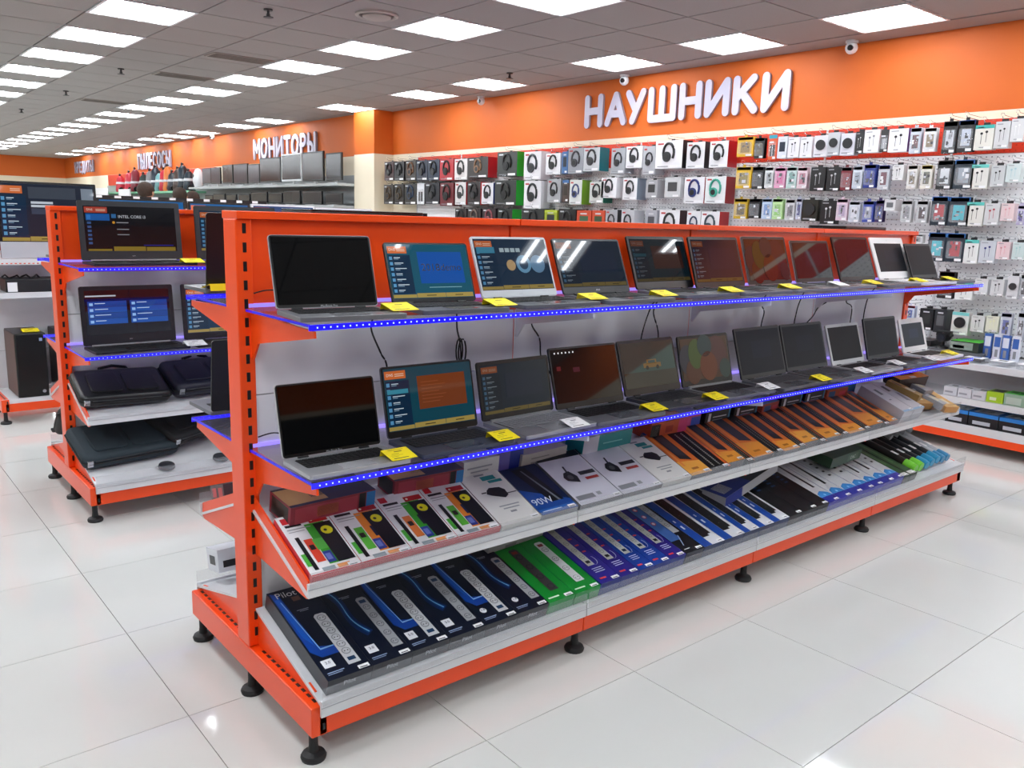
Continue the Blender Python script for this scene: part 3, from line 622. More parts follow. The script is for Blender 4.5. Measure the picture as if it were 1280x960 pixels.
for k, (a, c) in enumerate([(.382, .495), (.497, .612)]):
    carton('power_strip_box', 'green power strip box picturing a %s strip' % ('dark brown' if k == 0 else 'white'), 'box', 'b', a, c, .385, .045, '0b8a2c', '3f9a58', art_green(k == 0), group='green power strip boxes')
def art_purple(v, bl):
    def f(R, Pl, Ci, r, W, L, T):
        if bl: R(0, 0, 1, 1, '0f3c9c', 0)
        strip(R, Pl, Ci, .42, .24, .96, W, L, .0155, 6 if not bl else 7, 'b8bab4', '8c8e88', '14284a' if bl else '1a1a1c')
        P = arc(.60, .30, .22, .07, 200, 400, 12)
        Pl([(p, q) for p, q in P]+[(p*.94+.03, q*.97+.008) for p, q in P[::-1]], 'd8dae0', 6)
        for q in (.42, .52, .62): R(.66, q, .84, q+.018, 'd0383c', 3)
        for q in (.14, .165, .19): R(.25, q, .72, q+.008, 'c8ccec', 3)
        R(.15, .05, .45, .07, 'd0383c', 3)
    return f
xs = [.613, .711, .802, .882, .968, 1.054]
for k in range(5):
    carton('power_strip_box', '%s power strip box with pale strip picture, %s in the purple-blue run' % (('purple', 'purple', 'blue', 'blue', 'purple')[k], nth(k+1)), 'box', 'b', xs[k], xs[k+1], .385, .048, '2a1f86' if k in (0, 1, 4) else '1440a8', '2a3a8a', art_purple(k, k in (2, 3)), group='purple and blue power strip boxes')
def art_ring(R, Pl, Ci, r, W, L, T):
    R(0, .2, .55, 1, '3f6ab0', 0)
    for q in (.5, .63, .76, .88): Ci(.25, q, .011, 'c8405a', 2); Ci(.25, q, .007, 'e8d8e0', 3)
    strip(R, Pl, Ci, .72, .3, .97, W, L, .017, 6, 'b0b4b8', '7a8a84', 'b0b4b8'); R(.1, .05, .4, .06, 'd8dade', 2); Pl([(.3, .1), (.6, .25), (.58, .26), (.28, .11)], '9fb8e0', 3)
carton('power_strip_box', 'black box with pale blue front half and six-socket strip picture', 'box', 'b', 1.055, 1.16, .385, .048, '111218', '2c3040', art_ring)
def art_bwb(k):
    def f(R, Pl, Ci, r, W, L, T):
        R(0, 0, .38, 1, '1047a4', 0); R(.86, 0, 1., 1, 'dcdee4', 0); R(.38, .0, .86, .12, 'dcdee4', 1); Pl([(.3, .88), (.9, .86), (.9, 1), (.2, 1)], 'c8ccd4', 2)
        Pl([(.38, .12), (.7, .12), (.7, .15), (.86, .15), (.86, .86), (.42, .9)], '17181a', 3)
        for q in range(5): Ci(.6, .24+.13*q, .0022, '8a8a6a', 5, 6)
        R(.12, .3, .2, .36, 'e0e4f0', 2); R(.12, .42, .18, .46, 'e0e4f0', 2)
    return f
xs = [1.16, 1.285, 1.414, 1.512, 1.615, 1.727]
for k in range(5):
    carton('power_strip_box', 'white and blue box with black power strip picture, %s in the row' % nth(k+1), 'box', 'b', xs[k], xs[k+1], .385, .048, 'd9dbe2', '23335c', art_bwb(k), group='white-blue boxes with black strips')
def art_blk(R, Pl, Ci, r, W, L, T):
    Pl([(.3, .45), (.7, .42), (.7, .95), (.35, .98)], '12131a', 1)
    for q in range(7): R(.35, .5+.06*q, .62, .525+.06*q, '1c4a80', 2)
    R(.3, .2, .7, .3, '1c1d20', 1)
xs = [1.728, 1.83, 1.945, 2.037]
for k in range(3):
    carton('power_strip_box', 'black long box with small blue markings, %s of three black ones' % nth(k+1), 'box', 'b', xs[k], xs[k+1], .385, .048, '0b0c0f', '22242a', art_blk, group='black strip boxes')
def art_wb(k):
    def f(R, Pl, Ci, r, W, L, T):
        R(0, 0, 1, .11, '2a2f9c', 0); Pl([(0, .11), (1, .11), (.9, .17), (.5, .22), (.1, .18)], '3b8fd8', 1); Ci(.5, .14, .007, '8ac8f2', 2)
        if k in (2, 3, 6):
            for q in range(6): R(.5, .4+.09*q, .7, .43+.09*q, '2a2c30', 2)
        else: Pl([(.48, .3), (.66, .3), (.66, .86), (.52, .88)], '1b1c20', 2)
        R(.15, .5, .3, .9, 'c2c4ca', 1)
    return f
xs = [2.038, 2.134, 2.236, 2.338, 2.443, 2.531, 2.64, 2.73]
for k in range(7):
    carton('power_strip_box', 'white box with blue end and %s strip picture, %s of seven' % ('spotted' if k in (2, 3, 6) else 'black', nth(k+1)), 'box', 'b', xs[k], xs[k+1], .385, .046, 'cdced4', '4a4fae', art_wb(k), group='white boxes with blue ends')
for k, (a, c) in enumerate([(2.732, 2.80), (2.802, 2.874)]):
    carton('power_strip_box', 'dark green narrow box, %s of the pair before the rolls' % ('left' if k == 0 else 'right'), 'box', 'b', a, c, .385, .04, '1f3a22', '2c4030', lambda R, Pl, Ci, r, W, L, T: (R(.2, .1, .8, .9, '2f5a30', 0), R(.4, .3, .6, .8, '587a50', 1), R(.1, .02, .9, .08, 'd0d4d0', 1)), group='dark green narrow boxes')
def roll(label, x, rad, body, cap, L=.38, dzz=0., yaw=0., group=None, dy=.01):
    r = thing('umbrella_tube', label, 'tube pack', (x, .19+dy, .2+rad+dzz), (AB, 0, yaw), group)
    MB().cyl((0, 0, 0), rad, L, mt(body, .3, 0, 1, .4), 14, 'y').build('tube', r, True)
    MB().cyl((0, -.012, 0), rad*.92, .012, mt(cap, .3), 14, 'y').cyl((0, 0, 0), rad*1.03, .05, mt(cap, .35), 14, 'y').build('cap', r, True)
    MB().add([(-.01, L*.25, rad+.001), (.012, L*.25, rad+.001), (.012, L*.36, rad+.001), (-.01, L*.36, rad+.001)], [(0, 1, 2, 3)], PAPERW).build('price_sticker', r)
roll('black tube with lime green end, left of the pair on the bottom tray', 2.92, .026, '15100f', '7fd83a', group='lime ended tubes', dy=.03)
roll('black tube with lime green end, right of the pair on the bottom tray', 2.985, .026, '1a1213', '7fd83a', group='lime ended tubes', dy=.03)
for k, x in enumerate((3.05, 3.11, 3.17)):
    roll('bright blue and dark tube pack, %s toward the right end' % nth(k+1), x, .024, '20242a', '2f9ac8', dzz=.005*k, yaw=-.05, group='blue tube packs', dy=.03)
for k, x in enumerate((3.235, 3.29)):
    roll('clear white tube pack with blue cap, %s at the right end' % ('inner' if k == 0 else 'outermost'), x, .022, 'c8ccd4', '3a8fc0', dzz=.004, yaw=-.06, group='white tube packs', dy=.03)
for k, (x, y) in enumerate([(3.02, .45), (3.09, .45), (3.17, .46), (3.24, .45)]):
    r = thing('bulb_pack', 'clear rounded blister of a white bulb behind the tubes, %s from left' % nth(k+1), 'bulb pack', (x, y, .335), (.4, 0, .3*k), 'bulb packs behind the tubes')
    MB().ball((0, 0, .03), .028, mt('c8ccd2', .2), 14).build('bulb', r, True); MB().cyl((0, -.05, .018), .016, .04, mt('a8acb4', .4), 12, 'y').build('cap', r, True)
# boxes thrown on top of the bottom row
def loose(name, label, cat, loc, rot, size, col, top=None, art=None, front=None):
    r = thing(name, label, cat, loc, rot); a, c, h = size
    b = MB().box(-a/2, a/2, -c/2, c/2, 0, h, mt(col, .4)); b.add([(-a/2, -c/2, h+.0003), (a/2, -c/2, h+.0003), (a/2, c/2, h+.0003), (-a/2, c/2, h+.0003)], [(0, 1, 2, 3)], mt(top or col, .35)); b.build('carton', r)
    if art:
        b = MB()
        for (u0, v0, u1, v1, cc, side) in art:
            if side == 't': b.add([(a*(p-.5), c*(q-.5), h+.0008) for p, q in ((u0, v0), (u1, v0), (u1, v1), (u0, v1))], [(0, 1, 2, 3)], mt(cc, .35))
            if side == 'f': b.add([(a*(p-.5), -c/2-.0006, h*q) for p, q in ((u0, v0), (u1, v0), (u1, v1), (u0, v1))], [(0, 1, 2, 3)], mt(cc, .35))
            if side == 'l': b.add([(-a/2-.0006, c*(p-.5), h*q) for p, q in ((u0, v0), (u0, v1), (u1, v1), (u1, v0))], [(0, 1, 2, 3)], mt(cc, .35))
        b.build('printed_cover', r)
    if front: text(front, h*.5, mt('c8d0c8', .5), r, (a*.22, -c/2-.0012, h*.45), (math.pi/2, 0, 0))
    return r
loose('long_box', 'white and blue long box lying askew over the white-blue row', 'box', (1.72, .42, .305), (.10, -.14, .12), (.46, .11, .045), 'c6c6ce', '1a1c22', [(0, 0, .45, 1, '1c2f86', 't'), (.05, .2, .2, .8, 'c8ccd8', 't'), (0, 0, .3, 1, '25389a', 'f')])
loose('green_box', 'dark green box lying crosswise on the white boxes', 'box', (2.44, .40, .315), (.2, 0, .05), (.30, .13, .05), '2c4630', '263c2a', [(.55, .15, .9, .8, '3c5a40', 'f')], 'DAC')
loose('wrapped_pack', 'clear wrapped white pack behind the green boxes', 'box', (.48, .50, .285), (.25, 0, .06), (.26, .06, .05), 'b6b8be', 'c8cad0', [(.3, .2, .5, .8, '8a8c92', 'f'), (.05, .3, .2, .5, 'a4a6ac', 'f')])
# ---- upper tray: front row
def art_set(k):
    def f(R, Pl, Ci, r, W, L, T):
        R(.06, .86, .22, .96, 'c8202c', 1); R(.08, .80, .4, .84, '1a1a1c', 1); R(.08, .75, .55, .765, '9a9a9e', 1); R(.08, .71, .4, .72, '9a9a9e', 1)
        R(.12, .08, .20, .62, '16161a', 2); R(.04, .15, .12, .35, '4aa83a', 1)
        R(.44, .12, .84, .80, ('3aa02c', 'e8842c', '3aa02c', 'e8842c')[k], 0); R(.25, .18, .42, .56, ('d8442c', '5ab03a', 'e07a3a', '5ab03a')[k], 2); R(.28, .38, .38, .46, '2a2020', 3)
        R(.44, .14, .60, .32, '2c3a8c', 3); R(.46, .18, .56, .28, '6a78c0', 4); R(.56 if k else .40, .36, .68, .54, ('5ab84a', '1e2440', '20242c', '2a3050')[k], 3)
        Pl([(.62, .12), (.96, .12), (.96, .78), (.60, .78)], '111218', 4); Ci(.79, .64, .017, 'e6dc1e', 5); Ci(.76, .64, .005, '2a2a10', 6)
        R(.56, .80, .94, .89, 'b8232a', 3); Ci(.62, .845, .004, 'f4f0e0', 4); R(.25, .03, .50, .09, '8f9aa0', 3); R(.55, .03, .8, .09, 'e89a5a', 2)
        R(0, 0, 1, .022, 'c81e2c', 3)
    return f
xs = [-.395, -.248, -.09, .068, .225]
for k in range(4):
    carton('charger_set_box', 'white and red multi-charger box with yellow disc, %s from left on the upper tray' % nth(k+1), 'box', 't', xs[k], xs[k+1], .24, .042, 'e6e4e6', 'cc2c38', art_set(k), group='white-red charger boxes')
def art_adapter(R, Pl, Ci, r, W, L, T):
    R(.45, .80, .8, .88, '1c8a8c', 1); R(.55, .74, .9, .79, '1c8a8c', 1)
    Pl([(.28, .56), (.36, .52), (.62, .44), (.74, .48), (.76, .58), (.68, .64), (.44, .66), (.34, .62)], '17181a', 2); R(.18, .58, .3, .6, '17181a', 2); R(.74, .5, .98, .515, '17181a', 2)
    R(.3, .30, .8, .32, '9a9ca0', 1); R(.35, .25, .75, .27, '9a9ca0', 1); R(.45, .18, .6, .21, '8a8c90', 1); R(.35, .9, .6, .93, '8f9094', 1)
carton('adapter_box', 'white box with black power adapter, beside the dark blue 90W box', 'box', 't', .228, .388, .26, .042, 'e2e0dc', 'd2d0cc', art_adapter)
def art_90(R, Pl, Ci, r, W, L, T):
    Pl([(.0, 0), (1, 0), (1, .18), (0, .55)], '1c4a9c', 0); Pl([(.5, .2), (.85, .2), (.65, .95), (.25, .95)], '0a0b0e', 1); Pl([(.7, .2), (.76, .2), (.5, .9), (.46, .9)], '6a7078', 2)
    R(.02, .02, 1, .1, '2a66b8', 1); R(.08, .05, .6, .065, 'c8d8ee', 2); ttop('90W', .042, 'dfe8f4', r, W, L, T, .3, .24)
carton('adapter_box', 'dark blue 90W adapter box on the upper tray', 'box', 't', .39, .548, .24, .042, '0c1c40', '8a8c92', art_90)
def art_mini(R, Pl, Ci, r, W, L, T):
    R(0, .88, 1, 1, '15161a', 0); Pl([(.22, .45), (.45, .38), (.5, .5), (.42, .62), (.28, .6), (.2, .52)], '1b1c1e', 1); Pl([(.36, .5), (.42, .72), (.38, .72), (.32, .5)], '2a2b2e', 2); Ci(.34, .5, .012, '55565a', 3)
    R(.58, .50, .95, .57, '2a2b30', 1); R(.62, .40, .92, .45, 'b03a34', 1); R(.05, .08, .45, .16, '8a8c92', 1); R(.52, .1, .62, .16, '9a9ca2', 1)
for k, (a, c) in enumerate([(.56, .76), (.762, .966)]):
    carton('gadget_box', 'large pale box with small black gadget picture, %s of the pair' % ('left' if k == 0 else 'right'), 'box', 't', a, c, .27, .041, 'd4d3de', '77777c', art_mini, group='pale gadget boxes')
carton('adapter_box', 'white box with black power adapter, left of the orange boxes', 'box', 't', .968, 1.13, .26, .042, 'e2e0dc', 'd2d0cc', art_adapter)
def art_kbd(R, Pl, Ci, r, W, L, T):
    q_ = int(r.location.x*97) % 3
    Pl([(.0, 0), (1, 0), (1, .2+.05*q_), (0, .26+.05*q_)], ('f0a03a', 'f4ac48', 'e8943a')[q_], 0); Pl([(.3, .3+.05*q_), (.72+.03*q_, .24+.05*q_), (.74, .93), (.24, .93)], ('26262c', '2e2a2c', '34343e')[q_], 2)
    Pl([(.36, .42), (.7, .38), (.68, .84), (.34, .85)], '3a3a42', 3); R(.1, .2, .2, .9, 'f08a40', 1); R(.3, .1, .62, .14, 'b86a1c', 2)
    R(0, .94, 1, 1, '2a5a9c', 3); R(.4, .95, .7, .99, 'c83a5a', 4)
def art_txt(R, Pl, Ci, r, W, L, T):
    for u in (.3, .62): R(u-.035, .08, u+.035, .85, 'b4b0a8', 1)
    for q in range(26): R(.2, .09+.03*q, .75, .102+.03*q, '121214', 2)
    R(.86, 0, 1, 1, 'd8642c', 1)
xs = [1.132, 1.252, 1.37, 1.482, 1.53, 1.668, 1.735, 1.853, 1.907, 2.021, 2.073, 2.2, 2.258, 2.4, 2.46, 2.60, 2.65, 2.73]
n1 = n2 = 0
for k in range(17):
    wide = (xs[k+1]-xs[k]) > .08
    if wide and k != 1:
        n1 += 1; carton('keyboard_box', 'orange boxed keyboard, %s of its kind from the left on the upper tray' % nth(n1), 'box', 't', xs[k], xs[k+1], .28, .041, 'e2702c', '6a6a6e', art_kbd, group='orange keyboard boxes', dy=-.0+.008*(k % 3))
    else:
        n2 += 1; carton('thin_box', 'narrow black box printed with white lines, %s among the orange boxes' % nth(n2), 'box', 't', xs[k], xs[k+1], .28, .036+.004*(k % 3), '121214', '55565a', art_txt, group='narrow black boxes')
# right end of the upper tray
carton('router_box', 'white slanted box with faint print, left of the two at right end', 'box', 't', 2.735, 2.84, .25, .09, 'c9c6cc', 'b9b9c2', lambda R, Pl, Ci, r, W, L, T: (R(.3, .6, .55, .8, '55565e', 1), R(.3, .4, .5, .43, '77787e', 1), R(0, 0, 1, .05, '8fb8d8', 1)), group='white boxes at the right end')
carton('router_box', 'white slanted box with grey patch, right of the two at right end', 'box', 't', 2.842, 2.95, .25, .09, 'cfccd2', 'b9b9c2', lambda R, Pl, Ci, r, W, L, T: (R(.2, .65, .45, .85, '4a4b52', 1), Pl([(.5, .3), (.8, .25), (.75, .55), (.6, .6)], '8a8894', 1), R(0, 0, 1, .05, '8fb8d8', 1)), group='white boxes at the right end')
for k, (x, y, z, rz, c, t) in enumerate([(3.0, .36, .58, .3, '8a6a34', 'b08a48'), (3.1, .36, .53, -.2, 'a8783a', 'c89a58'), (3.2, .32, .52, .25, '9a9aa0', 'b8b8be'), (3.28, .30, .50, -.1, 'c88a3a', 'd8a858'), (3.24, .42, .57, .1, '8a8a90', 'a8a8b0')]):
    loose('gold_pack', ['brown and gold pack leaning by the white boxes', 'gold pack in the jumble at the right end', 'grey clear pack in the jumble at the right end', 'amber pack nearest the right corner of the tray', 'grey flat pack on top of the jumble'][k], 'pack', (x, y, z), (.35, .1, rz), (.13, .17, .035), c, t, [(.2, .2, .7, .5, 'e8dcc0', 't'), (.1, .6, .5, .9, '3a3028', 't')])
loose('headphone_box', 'orange box with black headphone picture at the tray right end', 'box', (3.2, .48, .60), (.25, 0, -.12), (.26, .16, .06), '2a1a14', 'ee8a1c', [(.25, .25, .7, .35, '1c1c20', 't'), (.25, .35, .33, .75, '1c1c20', 't'), (.62, .3, .7, .75, '1c1c20', 't'), (.4, .02, .6, .15, 'e8e4e0', 't')])
# second row behind, on the upper tray
def backbox(label, x, y, z, sx, sy, sz, c, t, art=None, rz=0., rx=.15, front=None): loose('packed_box', label, 'box', (x, y, z), (rx, 0, rz), (sx, sy, sz), c, t, art, front)
DR = [(.05, .1, .78, .9, 'a83a4a', 'f'), (.3, .3, .55, .8, 'c8644a', 'f'), (.8, .05, .88, .95, '15151c', 'f'), (.89, .05, 1, .95, '2a78b8', 'f'), (.0, .1, .45, .9, 'c89a5a', 't'), (.3, .3, .9, .8, '20203a', 't'), (.1, .1, .9, .9, '1f2420', 'l')]
backbox('dark red geometric-pattern box on the first charger boxes', -.235, .485, .572, .27, .12, .062, '8a2a3a', '241c2c', DR, .05)
backbox('dark red geometric-pattern box behind the third charger box', .11, .50, .575, .25, .1, .06, '8a2a3a', '241c2c', DR, -.03)
backbox('white box with grey lines behind the left adapter box', .32, .505, .572, .15, .08, .07, 'd8d6d2', 'd8d6d2', [(.1, .6, .8, .68, '9a9a9c', 'f'), (.2, .4, .7, .47, '9a9a9c', 'f')], .04, .1)
backbox('purple and blue box behind the 90W box', .455, .52, .57, .11, .08, .085, '2a3a9a', '6a5ab8', [(0, 0, .5, 1, '7a70c0', 'f')], -.1)
backbox('beige box lying behind the left gadget box', .60, .515, .575, .22, .09, .055, 'b8b2aa', 'c8c2ba', [(.2, .3, .8, .4, '8a8680', 'f'), (.2, .6, .6, .68, '8a8680', 'f')], .06)
backbox('white and teal box behind the right gadget box', .90, .50, .578, .26, .09, .075, '18888a', 'c8c8d0', [(0, 0, .3, 1, 'c4c2cc', 'f'), (.4, .5, .8, .56, '7ac8c8', 'f')], .02)
backbox('orange and pink box behind the first keyboard box', 1.26, .51, .582, .22, .09, .07, 'c8502c', 'd86a3a', [(0, 0, .25, .9, '1a1414', 'f'), (.1, .2, .2, .8, 'd8d4d0', 'f'), (.75, .0, 1, 1, 'd83a7a', 'f'), (.4, .3, .6, .7, 'a83024', 'f')], 0)
backbox('pink and blue box beneath the sixth lower laptop', 1.43, .52, .582, .1, .07, .07, 'd84a8a', '8a7ac8', [(.4, .2, 1, .8, '3a5ac8', 'f')], 0)
for k, x in enumerate((1.60, 1.80, 2.16, 2.36)):
    backbox('black box with white label strip, %s behind the keyboards' % nth(k+1), x, .52, .585, .17, .07, .062, '101012', '1a1a1e', [(.12, .15, .22, .85, 'd8d8dc', 'f'), (.3, .5, .85, .58, 'c8c8cc', 'f'), (.3, .3, .7, .36, '8a8a8e', 'f'), (.93, 0, 1, 1, '2a7aa0', 'f')])
backbox('crumpled red and blue bag-like box among the keyboards', 1.98, .52, .585, .15, .08, .05, 'a8402c', '2a6a9a', [(.1, .2, .5, .8, '2a5a8a', 'f'), (.6, .3, .9, .7, 'c8384a', 'f')], .1)
backbox('red and blue box at the end of the keyboard row', 2.56, .52, .585, .18, .08, .055, 'b04a2c', '2a6a9a', [(.1, .2, .4, .8, '2a5a8a', 'f'), (.6, .3, .9, .7, 'c8384a', 'f')], -.05)
backbox('teal blue box behind the right end white boxes', 2.71, .53, .585, .1, .07, .06, '3a7a9a', '4a8aaa')
# things seen on the rear side of the front unit
loose('small_device_box', 'small white box with a black device picture on the rear bottom tray', 'box', (-.29, 1.0, .235), (-.2, 0, .0), (.16, .10, .075), 'dfe2ea', 'e6e8ee', [(.25, .3, .75, .7, '1c1e24', 'l'), (.1, .2, .4, .5, '1c1e24', 'f')])
r = loose('red_pack', 'clear pack with two red discs on the rear middle tray', 'pack', (-.33, .96, .49), (-.3, 0, 0), (.06, .12, .05), '4a3034', '3a2a2c', [(.1, .2, .4, .8, 'c8303a', 'l'), (.55, .2, .85, .8, 'c8303a', 'l')])
# ---------------------------------------------------------------- bags on the second unit
def bag(label, loc, rot, L, Wd, T, col, rough=.6, pockets=True, group=None, cat='bag', lumpy=.006):
    r = thing('laptop_bag', label, cat, loc, rot, group)
    m = noisy('bag_fabric_'+col, col, col, 200, rough, .4)
    b = MB(); n = 6
    prof = [(0, .012), (.10, .0), (.85, .0), (1, .012)]
    for a, c in zip(prof, prof[1:]): pass
    b.rbox(-L/2, L/2, -Wd/2, Wd/2, 0, T, .035, m, 6); o = b.build('body', r, True)
    bv = o.modifiers.new('bevel', 'BEVEL'); bv.width = T*.32; bv.segments = 4; bv.limit_method = 'ANGLE'
    P = [(x, y, T*.5) for x, y in [(-L/2+.02, -Wd/2-.001), (L/2-.02, -Wd/2-.001), (L/2+.001, -Wd/2+.02), (L/2+.001, Wd/2-.02), (L/2-.02, Wd/2+.001), (-L/2+.02, Wd/2+.001), (-L/2-.001, Wd/2-.02), (-L/2-.001, -Wd/2+.02)]]
    MB().tube(P, .0035, mt('0c0c0e', .5), 6, True).build('piping', r, True)
    if pockets:
        MB().rbox(-L*.36, -.01, -Wd*.36, Wd*.3, T-.004, T+.008, .02, m, 5).build('pocket', r, bevel=.004)
        MB().rbox(.01, L*.38, -Wd*.36, Wd*.3, T-.004, T+.006, .02, m, 5).build('pocket', r, bevel=.004)
    pts = [(-.07, Wd/2-.01, T*.6), (-.06, Wd/2+.03, T*.7), (0, Wd/2+.045, T*.75), (.06, Wd/2+.03, T*.7), (.07, Wd/2-.01, T*.6)]
    MB().tube(pts, .007, mt('141416', .6), 8).build('handle', r, True)
    MB().box(-L/2+.015, -L/2+.04, -Wd/2-.004, -Wd/2+.01, T*.3, T*.75, STEEL).build('buckle', r, bevel=.002)
    MB().tube([(-L/2+.05, -Wd/2-.003, T*.68), (L/2-.05, -Wd/2-.003, T*.68)], .0022, STEEL if 0 else mt('3a3b3e', .4), 6).build('zipper', r)
    return r
bag('shiny black laptop bag with front pockets on the second unit middle tray', (-.215, 2.585, .545), (.34, .02, -.03), .40, .27, .06, '121315', .35)
bag('blue-lit dark bag beside the shiny black one on the middle tray', (.20, 2.60, .555), (.34, -.02, .03), .40, .27, .07, '16182c', .5)  # black bag; blue of the LED light is put into its fabric colour
bag('black bag further right on the second unit middle tray', (.63, 2.60, .555), (.34, 0, .0), .40, .27, .06, '141518', .5)
bag('dark teal-grey laptop bag lying on the second unit bottom tray', (-.215, 2.60, .27), (.32, -.03, .05), .44, .30, .07, '25323a', .75)
bag('black bag leaning over the teal-grey one on the bottom tray', (.12, 2.63, .335), (.36, -.12, .25), .38, .28, .06, '1c1e22', .75)
bag('black folded bag at right on the second unit bottom tray', (.56, 2.60, .26), (.28, 0, -.05), .40, .28, .06, '17181b', .75)
r = bag('small black pouch with white trim hanging behind the second unit end', (-.345, 3.03, .30), (-.7, 0, 0), .13, .20, .07, '17181b', .6, False)
MB().rbox(-.05, .04, -.09, -.05, .07, .074, .01, PAPERW).build('white_trim', r)
for k, x in enumerate((-.08, .18)):
    r = thing('security_tag', 'dark grey oval anti-theft tag, %s on the second unit base tray' % ('left' if k == 0 else 'right'), 'security tag', (x, 2.385, .20), (.26, 0, 0), 'oval anti-theft tags')
    MB().lathe([(.001, 0), (.038, 0), (.036, .012), (.001, .016)], mt('3a3b40', .3), 18).build('shell', r, True)
# ---------------------------------------------------------------- third unit: screens, printer, towers
def allinone(label, x0, x1, y, z0, z1, bez, kind, s, chin=None, group='all-in-one screens on the third unit', tags=False):
    W = x1-x0; H = z1-z0; r = thing('desktop_screen', label, 'monitor', ((x0+x1)/2, y, z0), (0, 0, 0), group)
    bm = mt(bez, .25)
    lid = MB().rbox(-W/2, W/2, 0, H, 0, .02, .006, bm, axis='y').build('housing', r); lid.rotation_euler = (-.07, 0, 0)
    ch = .105 if chin else .018
    if chin: MB().box(-W/2+.001, W/2-.001, -.002, 0, 0, ch-.002, mt(chin, .3, .2)).cyl((0, -.003, ch*.45), .009, .002, mt('6a8ac0', .3), 16, 'y').build('chin', lid)
    MB().box(-W/2+.016, W/2-.016, -.0008, 0, ch, H-.014, SCREEN_OFF).build('screen', lid)
    o = picture(kind, W-.032, H-ch-.014, lid, s)
    if o: o.location = (-W/2+.016, -.001, ch)
    MB().box(-.08, .08, .02, .10, -.0, .008, mt('9a9ca2', .3, .5)).box(-.05, .05, .02, .03, .0, H*.5, mt('9a9ca2', .3, .5)).build('stand', r)
    return r
allinone('large all-in-one computer with silver chin at the far left', -.345, .245, 4.63, 1.07, 1.557, '0c0d10', 'aio', .8, 'b9bcc2')
allinone('black screen with blue picture and orange corner, top peeking over the second unit', .262, .86, 4.70, 1.07, 1.474, '101114', 'top', 1.)
allinone('second blue-picture screen peeking over the second unit', .88, 1.345, 4.70, 1.07, 1.468, '101114', 'top', 1.)
allinone('white-framed screen with dark picture, left of the pair', 1.36, 1.89, 4.70, 1.07, 1.468, 'e6e8ec', 'top', .6)
allinone('white-framed screen with dark picture, right of the pair', 1.905, 2.42, 4.70, 1.07, 1.458, 'e6e8ec', 'top', .6)
allinone('black switched-off screen at the right of the screen row', 2.44, 2.98, 4.70, 1.07, 1.44, '101114', 'off', 1.)
r = thing('power_backup', 'black low power supply box with white label and cable on top', 'power supply', (-.20, 4.70, .851))
MB().box(-.14, .17, -.10, .12, 0, .085, mt('151618', .4)).build('body', r, bevel=.006)
MB().box(-.13, -.075, -.1015, -.1, .005, .065, PAPERW).build('label', r)
MB().tube([(-.14+.02*k, .0+.03*math.sin(k*1.3), .095+.012*math.sin(k*2.1)) for k in range(12)], .006, BLACK, 6).build('cable', r, True)
for k, (x, nm) in enumerate([(-.235, 'black computer tower with brown side and yellow card at far left'), (.03, 'black computer tower just behind the second unit end'), (.30, 'third black computer tower on the far left unit')]):
    r = thing('computer_tower', nm, 'computer', (x, 4.745, .166), (0, 0, 0), 'computer towers')
    MB().box(-.09, .09, -.19, .17, 0, .42, mt('141517', .35)).build('case', r, bevel=.004)
    MB().box(-.086, .086, -.197, -.19, .003, .417, mt('0c0d0f', .25)).build('front_panel', r, bevel=.003)
    MB().box(-.0915, -.0905, -.18, .165, .005, .41, mt('5a4a44', .4)).build('side_panel', r)
    MB().cyl((.06, -.199, .035), .011, .002, mt('8a8c92', .3), 16, 'y').box(.05, .068, -.1985, -.197, .37, .39, mt('8a9ac0', .4)).build('badge', r)
    if k == 0: card('yellow price card on top of the far left computer tower', x+.02, 4.64, .588, 'yellow', .10, .07)
# price rail and tags behind the third unit
r = thing('price_rail_shelf', 'low black shelf rail with a line of white price tags behind the screens', 'shelving', (0, 6.6, 0))
MB().box(.3, 2.3, 0, .5, 1.42, 1.45, mt('1c1d20', .4)).build('board', r)
MB().box(.3, 2.3, -.012, 0, 1.445, 1.515, mt('0e0f12', .4)).build('rail', r)
for x in (.35, 2.25): MB().box(x-.03, x+.03, .2, .26, 0, 1.42, mt('1c1d20', .4)).build('leg', r)
for k in range(12): link('tag', MB().box(-.028, .028, -.015, -.012, 1.49, 1.513, PAPERW).mesh('tag'), r, (.42+k*.16, 0, 0))
